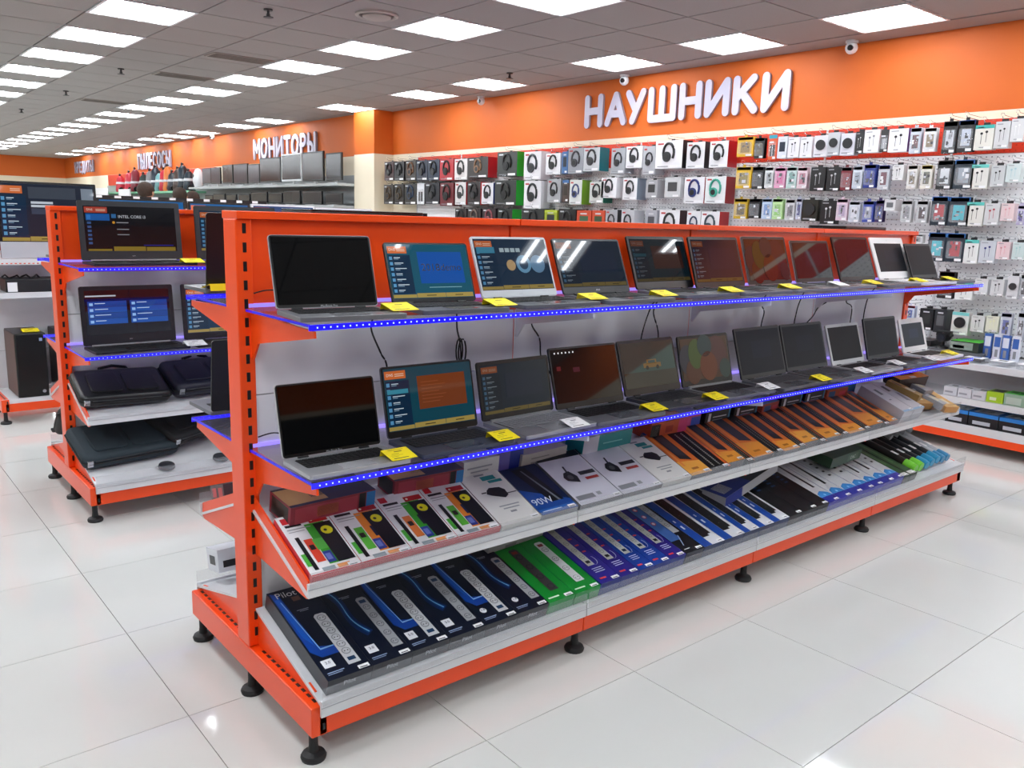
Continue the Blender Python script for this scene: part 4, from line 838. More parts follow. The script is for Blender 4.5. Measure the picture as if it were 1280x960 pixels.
# ---------------------------------------------------------------- people behind the shelves (only heads show)
def person(label, x, y, h, rz, shirt, hair, group=None):
    r = thing('person', label, 'person', (x, y, 0), (0, 0, rz)); k = h/1.75
    J = [((0, 0, .95), .13), ((0, 0, 1.15), .125), ((0, .01, 1.36), .13), ((0, .01, 1.49), .055), ((0, .0, 1.56), .075), ((0, -.01, 1.66), .088), ((0, -.005, 1.71), .06),
         ((-.10, 0, .88), .09), ((-.11, -.01, .48), .06), ((-.11, .02, .08), .042), ((-.11, -.13, .03), .035), ((.10, 0, .88), .09), ((.11, -.01, .48), .06), ((.11, .02, .08), .042), ((.11, -.13, .03), .035),
         ((-.18, .01, 1.41), .06), ((-.23, .02, 1.13), .042), ((-.23, -.08, .90), .03), ((-.22, -.11, .82), .025), ((.18, .01, 1.41), .06), ((.23, .02, 1.13), .042), ((.23, -.08, .90), .03), ((.22, -.11, .82), .025)]
    E = [(0, 1), (1, 2), (2, 3), (3, 4), (4, 5), (5, 6), (0, 7), (7, 8), (8, 9), (9, 10), (0, 11), (11, 12), (12, 13), (13, 14), (2, 15), (15, 16), (16, 17), (17, 18), (2, 19), (19, 20), (20, 21), (21, 22)]
    sgn = 1
    for s, w in ((-1, 18), (1, 22)):
        for q in range(4):
            a = len(J); J.append(((s*.22+(q-1.5)*.017, -.13, .785), .009)); J.append(((s*.22+(q-1.5)*.017, -.145, .75-.008*(1 if q in (0, 3) else 0)), .008)); E += [(w, a), (a, a+1)]
        a = len(J); J.append(((s*.19, -.125, .795), .010)); J.append(((s*.185, -.14, .77), .009)); E += [(w, a), (a, a+1)]
    def skin(name, J, E, m, par, grow=0.):
        me = D.meshes.new(name); me.from_pydata([tuple(c*k for c in p) for p, _ in J], E, []); me.materials.append(m); o = link(name, me, par)
        me.skin_vertices.new(name='skin') if hasattr(me.skin_vertices, 'new') else None
        o.modifiers.new('skin', 'SKIN')
        for v, (_, q) in zip(me.skin_vertices[0].data, J): v.radius = ((q+grow)*k, (q+grow)*k)
        me.skin_vertices[0].data[0].use_root = True
        s = o.modifiers.new('subsurf', 'SUBSURF'); s.levels = s.render_levels = 2
        return o
    skin('body', J, E, noisy('skin_tone', 'c89478', 'bd886c', 20, .5), r)
    T = [J[0], J[1], J[2], ((0, .01, 1.43), .07), J[15], J[16], J[19], J[20]]; T[0] = ((0, 0, .93), .13)
    skin('shirt', T, [(0, 1), (1, 2), (2, 3), (2, 4), (4, 5), (2, 6), (6, 7)], mt(shirt, .8), r, .013)
    T = [((0, 0, .93), .13), J[7], J[8], ((-.11, .02, .12), .045), J[11], J[12], ((.11, .02, .12), .045)]
    skin('trousers', T, [(0, 1), (1, 2), (2, 3), (0, 4), (4, 5), (5, 6)], mt('20242e', .8), r, .012)
    MB().ball((0, .018*k, 1.68*k), .106*k, noisy('hair_'+hair, hair, '1a120c', 60, .7, .5), 18, (1, 1.05, 1.0)).build('hair', r, True)
    b = MB()
    for s in (-1, 1): b.ball((s*.032*k, -.092*k, 1.645*k), .011*k, PAPERW, 8).ball((s*.032*k, -.102*k, 1.645*k), .005*k, BLACK, 6)
    b.build('eyes', r, True)
    MB().ball((0, -.105*k, 1.615*k), .014*k, mt('c08a6e', .5), 8, (1, 1, 1.5)).build('nose', r, True)
    MB().ball((0, -.095*k, 1.58*k), .02*k, mt('9a5048', .5), 8, (1, .4, .3)).build('mouth', r, True)
    b = MB()
    for s in (-1, 1): b.ball((s*.1*k, 0, 1.635*k), .022*k, mt('c08a6e', .5), 8, (.4, .8, 1.2))
    b.build('ears', r, True)
person('person with short brown hair, tallest head behind the shelves at left', 2.14, 9.9, 1.715, 2.2, '2a3a5a', '4a3020')
person('person with brown hair, middle of the three heads behind the shelves', 3.0, 11.2, 1.70, 2.6, '5a2a2a', '4a3222')
person('person with brown hair, rightmost and lowest of the three heads', 3.30, 11.5, 1.665, 1.9, '3a3a3c', '54382a')
# ---------------------------------------------------------------- wall display with hooks (right wall)
r = WD_ = thing('wall_display', 'long white perforated wall rack with red top panels and shelves', 'shelving', (4.84, 0, 0))
ys = [-1.785+.945*k for k in range(12)]     # uprights
ys = [y for y in ys if y < 8.36]
for y0, y1 in zip(ys, ys[1:]):
    MB().box(-.03, 0, y0+.002, y1-.002, 1.93, 2.15, PEGR).build('header_panel', r)
    for k in range(6): MB().box(-.028, 0, y0+.002, y1-.002, .61+.22*k, .828+.22*k, PEG).build('pegboard_panel', r)
    MB().box(-.02, 0, y0+.002, y1-.002, .1, .60, WHITE).build('lower_panel', r)
    for z, d, lz in ((.577, .40, .578), (.345, .40, .346)):
        MB().box(-d, -.02, y0+.002, y1-.002, z-.012, z, WHITE).box(-d-.02, -d, y0+.002, y1-.002, lz-.04, lz, WHITE).build('shelf_board', r)
    MB().box(-.425, -.02, y0+.002, y1-.002, .135, .165, WHITE).box(-.432, -.425, y0+.002, y1-.002, .124, .177, WHITE).build('base_shelf', r)
    MB().box(-.432, -.40, y0+.002, y1-.002, .074, .123, ORANGE).build('kick_board', r)
    b = MB()
    for k in range(36): b.box(-.0212, -.0205, y0+.02+.0255*k, y0+.03+.0255*k, .50, .515, mt('8a8a90'))
    stuff(b.build('slot_row', r))
for y in ys:
    MB().box(-.034, .03, y-.008, y+.008, .07, 2.15, WHITE).build('upright', r)
    foot(r, -.37, y, .075); foot(r, -.05, y, .075)
hook_m = MB().tube([(.22, 0, .0), (.0, 0, .0), (-.02, 0, .012)], .0025, STEEL, 5).tube([(.22, 0, .02), (.02, 0, .022), (.0, 0, .034), (-.01, .012, .034), (-.01, .012, .02)], .0016, STEEL, 5).mesh('hook')
def colname(h): return h
SEEN = {}
def pack(row, n, y0, y1, z0, z1, col, nm, kind, acc='16161a', side=None, depth=None, tagc=True, trim=None):
    W = y1-y0; H = z1-z0; yc = (y0+y1)/2
    noun = {'H': 'boxed headphones', 'E': 'boxed earphones', 'B': 'blister pack', 'C': 'carded cable pack', 'D': 'boxed round gadget', 'S': 'boxed small electronics'}[kind]
    label = '%s %s, %s pack from the left on the %s' % (nm, noun, nth(n), row)
    dep = depth or {'H': .13, 'E': .06, 'B': .05, 'C': .03, 'D': .06, 'S': .10}[kind]
    X = 4.62
    r = thing({'H': 'headphone_box', 'E': 'earphone_box', 'B': 'blister_pack', 'C': 'cable_pack', 'D': 'gadget_box', 'S': 'gadget_box'}[kind], label, {'H': 'headphones', 'E': 'earphones', 'B': 'blister pack', 'C': 'cable pack', 'D': 'gadget box', 'S': 'gadget box'}[kind], (X, yc, z0), (0, 0, 0), 'packs hanging on the wall rack')
    body = mt(col, .3); F = lambda u, v, k=0: (-.0006-.0004*k, W/2-u*W, v*H)      # u to the right as seen, v up
    b = MB()
    if kind in ('B', 'C'):
        b.box(0, .002, -W/2, W/2, 0, H, body); b.box(.0, .002, -.012, .012, H, H+.018, body)
        if dep > .03: b.box(.018, .02, -W/2+.003, W/2, 0, H, body).box(.036, .038, -W/2, W/2-.003, .002, H, body)
        b.build('backing_card', r)
        MB().rbox(-W*.40, W*.40, H*.12, H*.74, -.018, -.0008, W*.12, BLISTER, 3, 'x').build('blister', r)
    else:
        b.box(0, dep, -W/2, W/2, 0, H, body)
        b.add([(.0, -W/2-.0006, 0), (dep, -W/2-.0006, 0), (dep, -W/2-.0006, H), (0, -W/2-.0006, H)], [(0, 1, 2, 3)], mt(side or col, .35)).build('carton', r)
        MB().box(dep*.4, dep*.4+.002, -.02, .02, H, H+.018, mt('202022', .4)).build('hang_tab', r)
    b = MB(); am = mt(acc, .4)
    def Q(u0, v0, u1, v1, c, k=0): b.add([F(u0, v0, k), F(u1, v0, k), F(u1, v1, k), F(u0, v1, k)], [(0, 1, 2, 3)], mt(c, .4))
    if trim: Q(.0, .86, 1, 1, trim, 1)
    if kind == 'H':
        R = min(W, H)*.30; P = [(-.004, -R*1.05*math.cos(math.radians(a))*.8+.0, H*.56+R*1.15*math.sin(math.radians(a))) for a in range(-35, 200, 18)]
        MB().tube(P, R*.16, am, 6).build('headband', r, True)
        g = MB().cyl((-.012, P[-1][1]*.3, H*.42), R*.62, .012, am, 16, 'x').cyl((-.014, P[-1][1]*.3, H*.42), R*.38, .003, mt('0a0a0c' if acc != '0a0a0c' else '2a2a2e', .3), 14, 'x')
        g.build('ear_cup', r, True)
        Q(.08, .86, .3, .92, 'c8ccd0' if lin(col)[1] < .2 else 'b03030', 1); Q(.1, .06, .5, .09, '8a8a90', 1)
    elif kind == 'E':
        for s, v in ((.36, .66), (.62, .72)):
            b.add([F(s+.07*math.cos(t)*1.1, v+.07*W/H*math.sin(t), 2) for t in [.628*k for k in range(10)]], [list(range(10))], am); Q(s-.012, v-.42, s+.014, v, acc, 2)
        Q(.1, .88, .5, .92, '9a9aa0', 1); Q(.3, .08, .7, .12, '9a9aa0', 1)
    elif kind == 'B':
        Q(.22, .2, .78, .72, acc, 1); rr = random.Random(int(y0*1000)+int(z0*77))
        for _ in range(7):
            u, v = .2+.45*rr.random(), .18+.48*rr.random(); Q(u, v, u+.06+.22*rr.random(), v+.03+.14*rr.random(), rr.choice(['17181b', 'e8e8ec', '2a2c30', '9a9ca2', acc, 'c8cad0', '3a3c44']), 2+_); Q(.05, .85, .95, .98, trim or acc, 2)
    elif kind == 'C':
        Q(.2, .15, .8, .6, acc, 1); Q(.1, .68, .6, .74, 'e0e0e4', 1); Q(.45, .15, .5, .6, 'd8d8dc', 2)
    elif kind == 'D':
        MB().cyl((-.01, 0, H*.55), min(W, H)*.34, .009, am, 18, 'x').build('round_gadget', r, True); Q(.1, .08, .7, .14, '9a9aa0', 1)
    elif kind == 'S':
        Q(.2, .3, .8, .75, acc, 1); Q(.25, .82, .7, .88, 'd0d0d4', 1)
    if tagc: Q(.55, .03, .92, .12, 'f4f4f6', 4)
    if b.f: b.build('printed_front', r)
    link('hook', hook_m, WD_, (X-4.84-.01, yc, z1+.015+.0))
T1 = [('3a1a1c', 'dark red', 'H', '101010'), ('1c1c20', 'black', 'H', '0a0a0c'), ('2a2018', 'dark brown', 'H', '6a4a34'), ('1a2438', 'navy', 'H', '0a0a14'), ('1b2a40', 'blue and black', 'H', '0a0a0c'), ('b02430', 'red', 'H', '141414'), ('dcd6d6', 'white and red', 'H', '202020'), ('2a2422', 'wide black', 'H', '8a6a50', 'a01c24'), ('2c302e', 'large dark', 'H', '0c0c0e', '16a024'), ('e2e2e6', 'tall white', 'H', '2a3038'), ('e9eaee', 'white', 'H', '1a1a1a'), ('3e6ea8', 'narrow blue', 'S', '102030'), ('9a9ea6', 'grey', 'H', '3a3a40'), ('c8ccd0', 'grey and teal', 'H', '303034', '0e6a74')]
Y1_ = [(7.932, 8.157, 1.862, 2.098), (7.687, 7.918, 1.858, 2.091), (7.416, 7.652, 1.854, 2.098), (7.156, 7.404, 1.85, 2.089), (6.909, 7.148, 1.85, 2.087), (6.622, 6.897, 1.842, 2.087), (6.354, 6.596, 1.845, 2.077), (5.964, 6.34, 1.861, 2.086), (5.463, 5.799, 1.867, 2.123), (5.08, 5.348, 1.824, 2.109), (4.788, 5.005, 1.871, 2.078), (4.679, 4.761, 1.876, 2.089), (4.459, 4.672, 1.873, 2.115), (4.237, 4.454, 1.891, 2.109)]
T1 += [('a8acb2', 'silver', 'H', '1a1a1e'), ('ececf0', 'white', 'H', '202024'), ('b2b4ba', 'grey', 'H', '2a2a30'), ('eeeef2', 'large white', 'H', '16181c', '1a1a1c'), ('e8e8ec', 'white with red mark', 'H', '141418', '2a2a2c'), ('e8e8ec', 'white with red side', 'H', '16161a', 'a81c24'), ('d8a820', 'gold', 'B', '8a6a10'), ('1a1a1a', 'black', 'B', '4a3a10'), ('d85a2c', 'orange and teal', 'C', '141414', None, '2a9ab0'), ('d8dce4', 'white dark-screened', 'S', '0e1a30'), ('e8e8ec', 'white', 'E', '202024'), ('e8e8ec', 'white', 'E', '202024')]
Y1_ += [(3.909, 4.081, 1.86, 2.09), (3.697, 3.895, 1.906, 2.098), (3.539, 3.686, 1.844, 2.09), (3.237, 3.543, 1.89, 2.127), (2.999, 3.189, 1.883, 2.1), (2.761, 2.946, 1.885, 2.097), (2.519, 2.675, 1.962, 2.116), (2.42, 2.507, 1.943, 2.102), (2.306, 2.379, 1.929, 2.117), (2.215, 2.298, 1.938, 2.101), (2.109, 2.206, 1.939, 2.09), (2.002, 2.101, 1.935, 2.087)]
T1 += [('e4e4ea', 'white', 'D', '17171a'), ('c8ccd2', 'grey', 'D', '17171a'), ('dcdce6', 'white and violet', 'D', '141416'), ('1a1a1c', 'black', 'E', 'd0d0d4'), ('ececf0', 'white', 'E', '8a8c92'), ('202022', 'black', 'C', '9a9a9e'), ('f0f0f4', 'wide white', 'E', '141418', '5a4a9a'), ('c8d0dc', 'pale blue', 'B', '6a3a40'), ('e4e4e6', 'tilted white', 'B', '8a7a60'), ('1a1c20', 'black and white', 'B', 'd0d4dc', None, '17181c'), ('17181c', 'black and blue', 'B', 'c0c8d8', None, '2a4a8a'), ('e0ddd4', 'cream', 'E', '1a1a1c', None, '3ab0a8'), ('cfd0d2', 'clear grey', 'E', '101012'), ('d8d8da', 'clear white', 'E', 'f0f0f2')]
Y1_ += [(1.873, 1.985, 1.936, 2.091), (1.779, 1.875, 1.943, 2.107), (1.66, 1.769, 1.939, 2.094), (1.596, 1.656, 1.948, 2.102), (1.478, 1.59, 1.951, 2.109), (1.411, 1.47, 1.951, 2.104), (1.273, 1.409, 1.947, 2.104), (1.184, 1.258, 1.932, 2.103), (1.081, 1.164, 1.94, 2.097), (0.948, 1.039, 1.923, 2.13), (0.839, 0.941, 1.928, 2.131), (0.72, 0.835, 1.938, 2.093), (0.627, 0.714, 1.944, 2.108), (0.546, 0.622, 1.98, 2.119)]
T2 = [('2c2622', 'dark brown', 'H', '4a3a28'), ('1e1a18', 'black', 'H', '4a4030'), ('2a2a26', 'dark', 'H', '2a3a50'), ('d8dade', 'white spiral', 'C', '1a1a1c'), ('1c1e26', 'black', 'H', '0a0a0c'), ('6a1c24', 'dark red', 'H', '141414'), ('d8d4d4', 'white and red', 'H', '2a3030', 'b02028'), ('2a2224', 'black and red', 'H', '0a0a0c', 'c02830'), ('dcdce2', 'white', 'H', '1a1c22', '2a3a7a'), ('2a2e2c', 'large dark', 'H', '0c0c0e', '16a024'), ('e2e2e6', 'tall white', 'H', '1a2024'), ('a8acb0', 'clear grey', 'H', '17171a'), ('4a3a34', 'narrow brown', 'S', '2a2018', None, '3e6ea8'), ('d8dcd8', 'white and green', 'H', '3a4a7a', '6a9a20'), ('c8ccc8', 'grey and green', 'H', '1a1c1e', '0e6a50')]
Y2_ = [(7.94, 8.172, 1.562, 1.808), (7.693, 7.917, 1.558, 1.812), (7.4, 7.671, 1.56, 1.813), (7.225, 7.383, 1.561, 1.814), (6.903, 7.208, 1.566, 1.818), (6.614, 6.883, 1.546, 1.813), (6.367, 6.577, 1.561, 1.816), (6.091, 6.338, 1.562, 1.816), (5.859, 6.07, 1.571, 1.802), (5.465, 5.833, 1.559, 1.824), (5.064, 5.334, 1.529, 1.811), (4.772, 4.962, 1.591, 1.824), (4.648, 4.739, 1.599, 1.812), (4.46, 4.634, 1.574, 1.81), (4.166, 4.351, 1.59, 1.788)]
T2 += [('e8e8ec', 'white', 'H', '1a1a1e'), ('e4e4e8', 'white', 'H', '2a2a2e', '8a98a8'), ('a8a8ac', 'grey', 'S', '2a2a2c'), ('c8cacc', 'pale grey', 'S', '3a3a3c'), ('e8e8ec', 'white and blue', 'H', '1e2a6a', 'a81c24'), ('e4e6e8', 'white and mint', 'H', '3aa08a', '8a1820'), ('d8b028', 'gold', 'B', '8a7a30'), ('1c1c1e', 'black', 'B', '3a3a3c'), ('d8dcdc', 'clear white', 'B', '9aa0a2'), ('e0a0c0', 'pink', 'B', 'd86aa0'), ('c0d8d4', 'pale teal', 'B', '6a9a94'), ('e0c8d0', 'white and pink', 'B', 'b86a80'), ('141416', 'black', 'E', 'c8c8cc')]
Y2_ += [(3.998, 4.195, 1.638, 1.823), (3.739, 3.914, 1.62, 1.815), (3.497, 3.632, 1.637, 1.794), (3.238, 3.411, 1.642, 1.814), (2.977, 3.19, 1.589, 1.809), (2.758, 2.966, 1.59, 1.81), (2.519, 2.664, 1.711, 1.882), (2.402, 2.507, 1.705, 1.878), (2.315, 2.39, 1.713, 1.872), (2.207, 2.301, 1.712, 1.865), (2.109, 2.194, 1.708, 1.867), (2.017, 2.101, 1.706, 1.863), (1.867, 1.988, 1.687, 1.861)]
T2 += [('141416', 'black', 'E', 'd0d0d4'), ('7a2a34', 'grey and red', 'B', '8a1c28', None, '8a8a8e'), ('d0d8e4', 'pale blue', 'B', 'a0aab8'), ('2a3a8a', 'blue', 'B', '2a3a9a'), ('c4c8d0', 'grey and blue', 'B', '6a3040', None, '2a3a8a'), ('e4e4e4', 'small white', 'E', '3a3a3c'), ('e0ddd8', 'cream', 'B', '8a7a64'), ('e4e0d4', 'cream with yellow edge', 'B', '6a6a5a', None, 'c8b040'), ('1c1e22', 'black and white', 'B', 'd8dce0'), ('24303c', 'blue and black', 'B', '9aa4b0', None, '3a7ac8'), ('e4e2dc', 'cream', 'E', '1a1a1c', None, '6ac8c0'), ('c8cacc', 'clear grey', 'E', '101012'), ('d0dcdc', 'clear pale blue', 'E', 'a8ccd4')]
Y2_ += [(1.747, 1.854, 1.685, 1.857), (1.658, 1.741, 1.69, 1.854), (1.577, 1.649, 1.7, 1.858), (1.476, 1.564, 1.705, 1.868), (1.377, 1.455, 1.691, 1.859), (1.279, 1.351, 1.756, 1.86), (1.18, 1.247, 1.697, 1.853), (1.08, 1.152, 1.696, 1.85), (0.945, 1.047, 1.691, 1.879), (0.813, 0.936, 1.694, 1.879), (0.721, 0.827, 1.693, 1.846), (0.622, 0.705, 1.706, 1.837), (0.531, 0.615, 1.733, 1.846)]
T3 = [('2a2426', 'dark', 'H', '141414'), ('2a2224', 'dark brown', 'H', '6a5a50'), ('2c2226', 'black and red', 'H', '8a4a50'), ('222826', 'dark', 'H', '0c0c0e', '16a024'), ('26292a', 'wide dark', 'H', '0c0e10'), ('9aa82a', 'lime and dark', 'S', '1a1c1e', None, 'b8c83a'), ('141416', 'black', 'H', '2a2a2c'), ('c84a2c', 'orange', 'S', '3a5a3c'), ('c84a2c', 'orange', 'S', '3a4a2c'), ('a8aab0', 'grey', 'H', '1a1a1c', '3a3a3c'), ('c0c2c8', 'white', 'H', '141416'), ('a8aab2', 'grey', 'S', '4a4a50'), ('e6e6ea', 'wide white', 'H', '1a1a1c', '3a2224'), ('e0e0e4', 'white', 'H', '1e2a4a', '4a2024'), ('e4e4e8', 'white with red side', 'H', '2a3a44', 'a81c24'), ('c8a424', 'gold', 'B', '6a5a28'), ('1a1a1c', 'black', 'B', '3a3a3e'), ('bcd0e8', 'clear blue', 'B', '6a90c8'), ('bce0a0', 'light green', 'B', '8ac860'), ('c8c8ca', 'clear grey', 'B', '6a6a6e'), ('c0c4d8', 'narrow blue', 'B', '3a3a7a'), ('1a1a10', 'yellow and black', 'D', '1a1a1c')]
Y3_ = [(6.349, 6.57, 1.30, 1.518), (6.083, 6.324, 1.30, 1.524), (5.81, 6.048, 1.30, 1.526), (5.517, 5.77, 1.30, 1.519), (5.006, 5.354, 1.28, 1.523), (4.806, 4.995, 1.33, 1.516), (4.532, 4.778, 1.30, 1.528), (4.316, 4.515, 1.30, 1.517), (4.134, 4.301, 1.30, 1.519), (3.967, 4.121, 1.30, 1.528), (3.754, 3.914, 1.30, 1.527), (3.484, 3.613, 1.30, 1.529), (3.221, 3.451, 1.28, 1.531), (2.993, 3.14, 1.3, 1.526), (2.798, 2.988, 1.30, 1.523), (2.531, 2.66, 1.468, 1.629), (2.41, 2.515, 1.474, 1.629), (2.304, 2.393, 1.471, 1.629), (2.207, 2.297, 1.47, 1.629), (2.1, 2.178, 1.465, 1.622), (2.042, 2.087, 1.473, 1.629), (1.903, 2.035, 1.461, 1.622)]
T3 += [('141416', 'black', 'E', 'd8d8dc'), ('d8c0d0', 'pale pink', 'B', 'a890b0'), ('c8ccd8', 'grey and white', 'B', 'e0e0e8'), ('3a4aa0', 'blue', 'B', 'a0a4b8'), ('3a2a5a', 'violet', 'B', '2a3a8a'), ('dcdcde', 'small white', 'S', '6a6a6e'), ('c4c6c8', 'clear', 'B', '8a8a8e'), ('b8babc', 'clear dark', 'B', '4a3a3c'), ('24303c', 'blue-black red-cornered', 'B', 'b02430', None, '3a7ac8'), ('24303c', 'blue-black cyan-cornered', 'B', '3ab8c8', None, '3a7ac8'), ('e0ded8', 'cream', 'E', '1a1a1c', None, '5ac0b8'), ('d0d0d2', 'clear with red buds', 'E', 'b81c34'), ('e4ccce', 'clear pink', 'E', 'e09aa4'), ('c0b8d8', 'violet', 'B', '4a3a8a')]
Y3_ += [(1.755, 1.877, 1.443, 1.614), (1.664, 1.751, 1.472, 1.627), (1.568, 1.651, 1.461, 1.609), (1.464, 1.544, 1.463, 1.612), (1.39, 1.448, 1.465, 1.618), (1.309, 1.388, 1.546, 1.622), (1.189, 1.262, 1.465, 1.615), (1.08, 1.155, 1.465, 1.613), (0.947, 1.057, 1.453, 1.643), (0.809, 0.941, 1.452, 1.639), (0.719, 0.827, 1.454, 1.607), (0.624, 0.712, 1.463, 1.6), (0.536, 0.615, 1.49, 1.6), (0.476, 0.516, 1.467, 1.586)]
T4 = [('c8cacc', 'small clear', 'B', '8a8a8e'), ('24303c', 'blue-black cyan-cornered', 'B', '3ab8c8', None, '3a7ac8'), ('24303c', 'blue-black red-cornered', 'B', 'b02430', None, '3a7ac8'), ('e4e4e2', 'white', 'E', '1a1a1c', None, '5ac0b8'), ('c8ccd4', 'clear with navy buds', 'E', '1a2470'), ('e4c8cc', 'clear pink', 'E', 'e0909c'), ('c8d8d8', 'clear pale green', 'E', '9ac8c8')]
Y4_ = [(1.089, 1.167, 1.327, 1.387), (0.932, 1.049, 1.212, 1.403), (0.811, 0.929, 1.214, 1.402), (0.72, 0.808, 1.209, 1.364), (0.615, 0.713, 1.218, 1.363), (0.531, 0.611, 1.247, 1.358), (0.447, 0.516, 1.252, 1.358)]
T5 = [('2a2426', 'black and red', 'B', 'a82430'), ('e4e4e2', 'white', 'E', '1a1a1c', None, '5ac0b8'), ('d8d8da', 'clear white', 'E', 'f0f0f2'), ('d0d0d2', 'clear', 'E', '2a2a2c'), ('d4d4d8', 'white', 'D', '2a2a2e'), ('a8aab0', 'narrow grey', 'B', '4a4a50')]
Y5_ = [(0.843, 0.947, 0.966, 1.146), (0.72, 0.831, 0.969, 1.085), (0.633, 0.713, 1.013, 1.115), (0.535, 0.613, 1.013, 1.118), (0.449, 0.515, 0.999, 1.146), (0.397, 0.44, 1.004, 1.158)]
T6 = [('c8d0e4', 'blue and red', 'B', '2a4a9a', None, 'c83a44'), ('1c1e20', 'black', 'S', '2a2c2e'), ('2c2e32', 'dark grey', 'S', '5a5c60'), ('dcdcd8', 'white', 'D', '141416', None, '7ac8c8'), ('d4d4d4', 'clear', 'E', '3a3a3c'), ('dcdcc8', 'cream', 'E', 'e8e8b8'), ('c8ccd8', 'pale', 'B', '4a5aa0'), ('b8bcc8', 'grey', 'B', '5a5a60')]
Y6_ = [(1.085, 1.156, 0.792, 0.895), (0.954, 1.047, 0.74, 0.886), (0.865, 0.945, 0.732, 0.89), (0.721, 0.829, 0.732, 0.884), (0.622, 0.706, 0.765, 0.873), (0.536, 0.612, 0.775, 0.878), (0.461, 0.525, 0.741, 0.908), (0.383, 0.424, 0.738, 0.918)]
for T, Y, row in ((T1, Y1_, 'top hook row'), (T2, Y2_, 'second hook row'), (T3, Y3_, 'third hook row'), (T4, Y4_, 'fourth hook row'), (T5, Y5_, 'fifth hook row'), (T6, Y6_, 'lowest hook row')):
    for n, (t, y) in enumerate(zip(T, Y)):
        pack(row, n+1, *y, t[0], t[1], t[2], t[3], t[4] if len(t) > 4 else None, trim=t[5] if len(t) > 5 else None)
# things standing on the wall rack shelves
def sbox(name, label, cat, x0, x1, y0, y1, z0, z1, col, top=None, fr=None, group=None, tops=None):
    r = thing(name, label, cat, (x0, (y0+y1)/2, z0), (0, 0, 0), group); W = y1-y0; h = z1-z0; d = x1-x0
    b = MB().box(0, d, -W/2, W/2, 0, h, mt(col, .4)); b.add([(0, -W/2, h+.0003), (d, -W/2, h+.0003), (d, W/2, h+.0003), (0, W/2, h+.0003)], [(0, 1, 2, 3)], mt(top or col, .35)); b.build('carton', r)
    b = MB()
    for (u0, v0, u1, v1, c) in (fr or []): b.add([(-.0006, W/2-W*p, h*q) for p, q in ((u0, v0), (u1, v0), (u1, v1), (u0, v1))], [(0, 1, 2, 3)], mt(c, .4))
    for (u0, v0, u1, v1, c) in (tops or []): b.add([(d*q, W/2-W*p, h+.0009) for p, q in ((u0, v0), (u1, v0), (u1, v1), (u0, v1))], [(0, 1, 2, 3)], mt(c, .4))
    if b.f: b.build('printed_front', r)
    return r
sbox('flat_box', 'low flat grey box under the green topped box on the rack shelf', 'box', 4.54, 4.79, .58, 1.12, .579, .631, '5a5c60', '707278')
sbox('flat_box', 'long pale box under the standing blue-white packs', 'box', 4.59, 4.79, .36, .575, .579, .601, 'b8bac0', 'c8cad0')
sbox('gadget_box', 'bright green topped box on the wall rack shelf beside the round-gadget packs', 'box', 4.55, 4.75, .61, .79, .632, .70, '26322a', '4ac828', [(0, .2, .8, .9, '8a9a90'), (.1, .3, .5, .6, '3a4a40')])
r = thing('desk_camera', 'black camera-like gadget on the wall rack shelf left of the green box', 'gadget', (4.6, .86, .632)); MB().lathe([(.001, 0), (.04, 0), (.036, .012), (.012, .02), (.012, .05)], BLACK, 16).build('base', r, True); MB().cyl((-.04, 0, .075), .032, .09, BLACK, 16, 'x').build('body', r, True); MB().cyl((-.046, 0, .075), .024, .008, mt('2a2c34', .1), 16, 'x').build('lens', r, True); MB().box(-.01, .04, -.05, .05, .08, .12, BLACK).build('clip', r, bevel=.006)
sbox('gadget_box', 'flat black box on the wall rack shelf left of the black camera', 'box', 4.6, 4.78, .94, 1.1, .632, .67, '1c1c1e', '2a2022', [(0, .3, .6, .8, 'b8b8ba')])
for k in range(4): sbox('cable_box', 'white and blue accessory pack standing on the rack shelf, %s from left' % nth(k+1), 'box', 4.60+.01*(k % 2), 4.63+.01*(k % 2), .575-.055*k-.02, .575-.055*k+.025, .602, .765, 'd8dce8' if k % 2 else '3a64b0', None, [(.1, .5, .9, .9, '3a64b0' if k % 2 else 'd8dce8'), (.3, .1, .7, .4, '8a8c92')], 'standing accessory packs')
for k, y in enumerate((.60, .44, .28, .12)):
    r = thing('display_tray', 'clear tray holding a white flat card with cable picture, %s on the rack shelf front' % nth(k+1), 'display tray', (4.46, y, .579), (0, 0, 0), 'clear trays of flat cards')
    MB().box(-.0, .1, -.06, .06, 0, .03, ACR).build('tray', r); MB().box(.002, .098, -.056, .056, .031, .034, PAPERW).build('card', r)
    MB().box(.03, .07, -.03, .02, .0342, .0346, mt(('5a7ac0', '3a4a40', '2a3a4a', '8a3a30')[k])).build('cable_picture', r)
for k, y in enumerate((.71, .62, .53)):
    sbox('charger_box', 'white box with black charger on top, %s on the middle rack shelf' % nth(k+1), 'box', 4.45, 4.57, y-.042, y+.042, .347, .405, 'd4d6dc', 'e4e6ec', [(.1, .3, .7, .5, '9a9ca4')], 'white charger boxes', [(.35, .35, .8, .6, '17181a')])
sbox('gadget_box', 'lime box with dark coil picture on the middle rack shelf', 'box', 4.45, 4.58, .385, .485, .347, .415, 'a8cc2c', '98bc2a', [(.2, .2, .6, .5, 'e0e8c0')], None, [(.15, .2, .85, .9, '22241e')])
sbox('gadget_box', 'bright green box with two dark circles on the middle rack shelf', 'box', 4.45, 4.58, .255, .38, .347, .42, '8fae96', '3ac02c', [(.1, .1, .8, .7, 'b8c8bc')], None, [(.15, .3, .45, .7, '1a5a1c'), (.55, .3, .85, .7, '1a5a1c')])
sbox('gadget_box', 'white box right of the green box on the middle rack shelf', 'box', 4.45, 4.58, .12, .25, .347, .415, 'd8d8dc')
